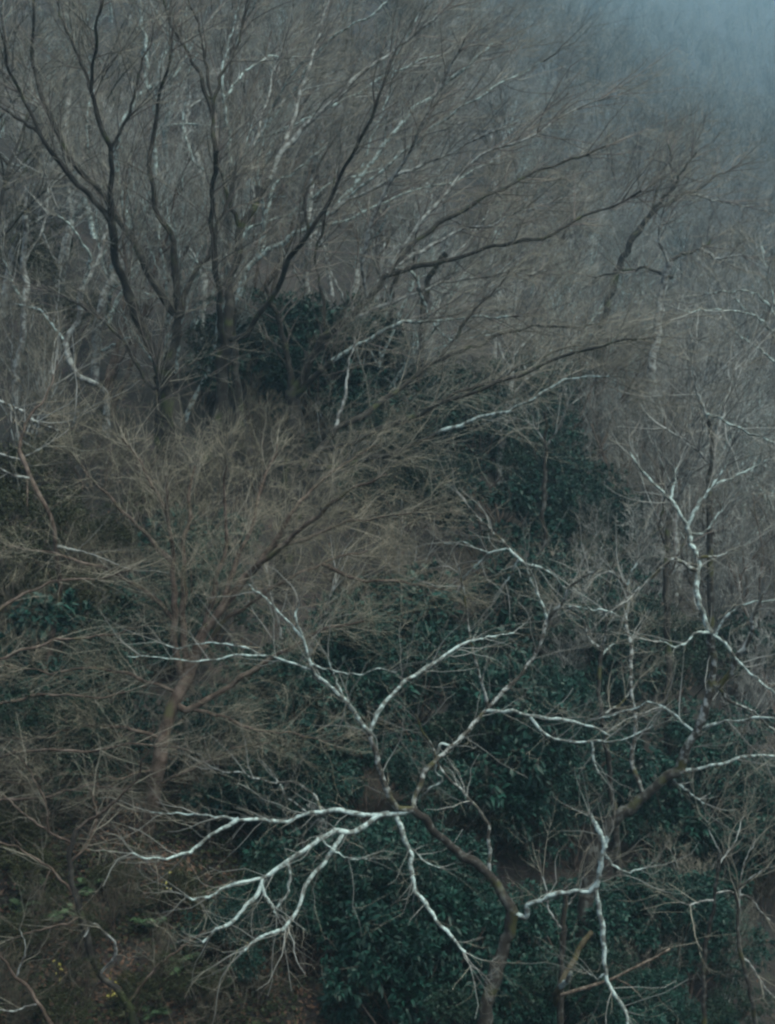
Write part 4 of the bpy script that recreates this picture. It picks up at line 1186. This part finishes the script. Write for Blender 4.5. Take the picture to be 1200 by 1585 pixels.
for (u, v, k, s, lab) in [
    (145, 1380, 0, 1.0, 'green fern behind the dark bent sapling'), (95, 1430, 1, 1.1, 'small green fern left of the dark bent sapling'), (228, 1445, 0, 1.0, 'bright green fern at the foot of the reddish trunk'),
    (282, 1500, 0, 1.1, 'grey green fern right of the leaning twig on the leaf litter'), (345, 1525, 0, 1.2, 'drooping green fern beside the brown leaf litter patch'), (312, 1535, 1, 1.1, 'narrow green fern in the brown leaf litter'),
    (40, 1410, 1, 1.1, 'dim green fern near the left edge'), (240, 1580, 1, 1.0, 'small fern touching the bottom edge'), (50, 1385, 0, 0.9, 'grey green fern under the twigs at the left edge')]:
    p = hit(u, v)
    root = root_at('fern', p, lab, 'fern', 'ferns on the forest floor')
    root.rotation_euler = (0, 0, rb.uniform(0, 6.28)); root.scale = (s, s, s)
    link('fronds', FERN[k], root)

def yellow_plant(u, v, n, s, lab):
    r = np.random.default_rng(int(u * 7 + v))
    p = hit(u, v)
    root = root_at('yellow_plant', p, lab, 'plant', 'yellow-leaved plants')
    st = np.linspace(0, 1, 6)[:, None] * np.array([0.08, -0.05, 0.5]) * s + np.sin(np.linspace(0, 3, 6))[:, None] * np.array([0.04, 0, 0])
    V, f = tubes(st[None], np.linspace(0.006, 0.003, 6)[None], 4)
    link('stem', mesh_from('stem', V, f, M['brown_bark']), root)
    C = st[r.integers(2, 6, n)] + r.normal(size=(n, 3)) * 0.07 * s
    V, f = leaf_cloud(r, C, r.normal(size=(n, 3)) + np.array([0, 0, -0.3]), r.uniform(0.05, 0.1, n) * s, r.uniform(0.03, 0.06, n) * s)
    o = link('leaves', mesh_from('leaves', V, f, M['leaf_yellow'], False), root); o['kind'] = 'stuff'
yellow_plant(168, 1565, 26, 1.0, 'pale yellow leafy plant near the bottom edge at left')
yellow_plant(255, 1395, 14, 0.8, 'small yellow plant beside the reddish trunk')
yellow_plant(85, 1530, 16, 0.8, 'yellow-leaved plant left of the bent sapling')
yellow_plant(370, 1500, 12, 0.9, 'yellow leaves below the tip of the lowest white limb')
yellow_plant(735, 1062, 18, 0.9, 'yellow leaves in the dark evergreens above the centre right fork')
yellow_plant(905, 690, 20, 1.2, 'yellowish plant in the brush right of the evergreen thicket')
yellow_plant(1090, 1310, 14, 0.9, 'yellow leaves on twigs under the leaning tree')

# broken branch and mossy stump at the bottom right
def tube_part(name, pts, rad, mat, root, K=9, seed=0, close=True):
    r = np.random.default_rng(seed)
    P = np.array(pts) - np.array(root.location)
    n = 14
    C = np.stack([np.interp(np.linspace(0, 1, n), np.linspace(0, 1, len(P)), P[:, k]) for k in range(3)], 1)
    C[1:-1] += r.normal(size=(n - 2, 3)) * rad[0] * 0.18
    R = np.interp(np.linspace(0, 1, n), np.linspace(0, 1, len(rad)), rad) * (1 + 0.1 * r.normal(size=n))
    V, f = tubes(C[None], R[None], K)
    V = np.vstack([V, C[:1], C[-1:]]); a, b = len(V) - 2, len(V) - 1
    cap = [[a, (k + 1) % K, k, k] for k in range(K)] + [[b, (n - 1) * K + k, (n - 1) * K + (k + 1) % K, (n - 1) * K + (k + 1) % K] for k in range(K)]
    me = bpy.data.meshes.new(name)
    faces = [list(q) for q in f] + [q[:3] for q in cap]
    me.from_pydata(V.tolist(), [], faces)
    me.materials.append(M[mat])
    for pl in me.polygons: pl.use_smooth = True
    return link(name, me, root)
d = 25.6
root = root_at('dead_branch', px(848, 1541, d), 'broken brown dead branch slanting out of the brush at the bottom right', 'branch')
tube_part('stick', [px(868, 1541, d), px(905, 1530, d - 0.05), px(950, 1515, d - 0.1), px(1000, 1490, d - 0.2), px(1037, 1469, d - 0.3)], [0.034, 0.018], 'dead_wood', root, seed=1)
tube_part('side_twig', [px(952, 1514, d - 0.1), px(975, 1525, d - 0.15), px(990, 1540, d - 0.2)], [0.012, 0.006], 'dead_wood', root, 6, seed=2)
p0 = hit(860, 1565)
root = root_at('mossy_stump', p0, 'yellow mossy leaning dead stem beside the foreground trunk at the bottom right', 'stump')
tube_part('stem', [p0 - np.array([0, 0, 0.2]), px(862, 1535, 26.2), px(880, 1500, 26.3), px(900, 1465, 26.4), px(916, 1442, 26.5)], [0.065, 0.04], 'mossy_wood', root, seed=3)
tube_part('snag', [px(868, 1528, 26.2), px(878, 1518, 26.0), px(884, 1505, 25.9)], [0.05, 0.03], 'pale_bark', root, seed=4)

# ------------------------------------------------------------------ the misty air
def haze_box():
    x0, x1, y0, y1, z0, z1 = -480, 580, -20, 1330, -24, 520
    V = np.array([[x, y, z] for x in (x0, x1) for y in (y0, y1) for z in (z0, z1)], float)
    F = [[0, 1, 3, 2], [4, 6, 7, 5], [0, 4, 5, 1], [2, 3, 7, 6], [0, 2, 6, 4], [1, 5, 7, 3]]
    m = bpy.data.materials.new('haze'); m.use_nodes = True
    m.cycles.homogeneous_volume = True
    nt = m.node_tree
    for n in list(nt.nodes):
        if n.type == 'BSDF_PRINCIPLED':
            nt.nodes.remove(n)
    pv = nt.nodes.new('ShaderNodeVolumePrincipled')
    pv.inputs['Color'].default_value = (0.47, 0.76, 0.92, 1)
    pv.inputs['Density'].default_value = 0.00075
    pv.inputs['Anisotropy'].default_value = 0.1
    nt.links.new(pv.outputs['Volume'], nt.nodes['Material Output'].inputs['Volume'])
    o = link('haze', mesh_from('haze', V, np.array(F), m, False))
    o['kind'] = 'stuff'; o['label'] = 'thin blue mist hanging over the hillside'; o['category'] = 'haze'
haze_box()
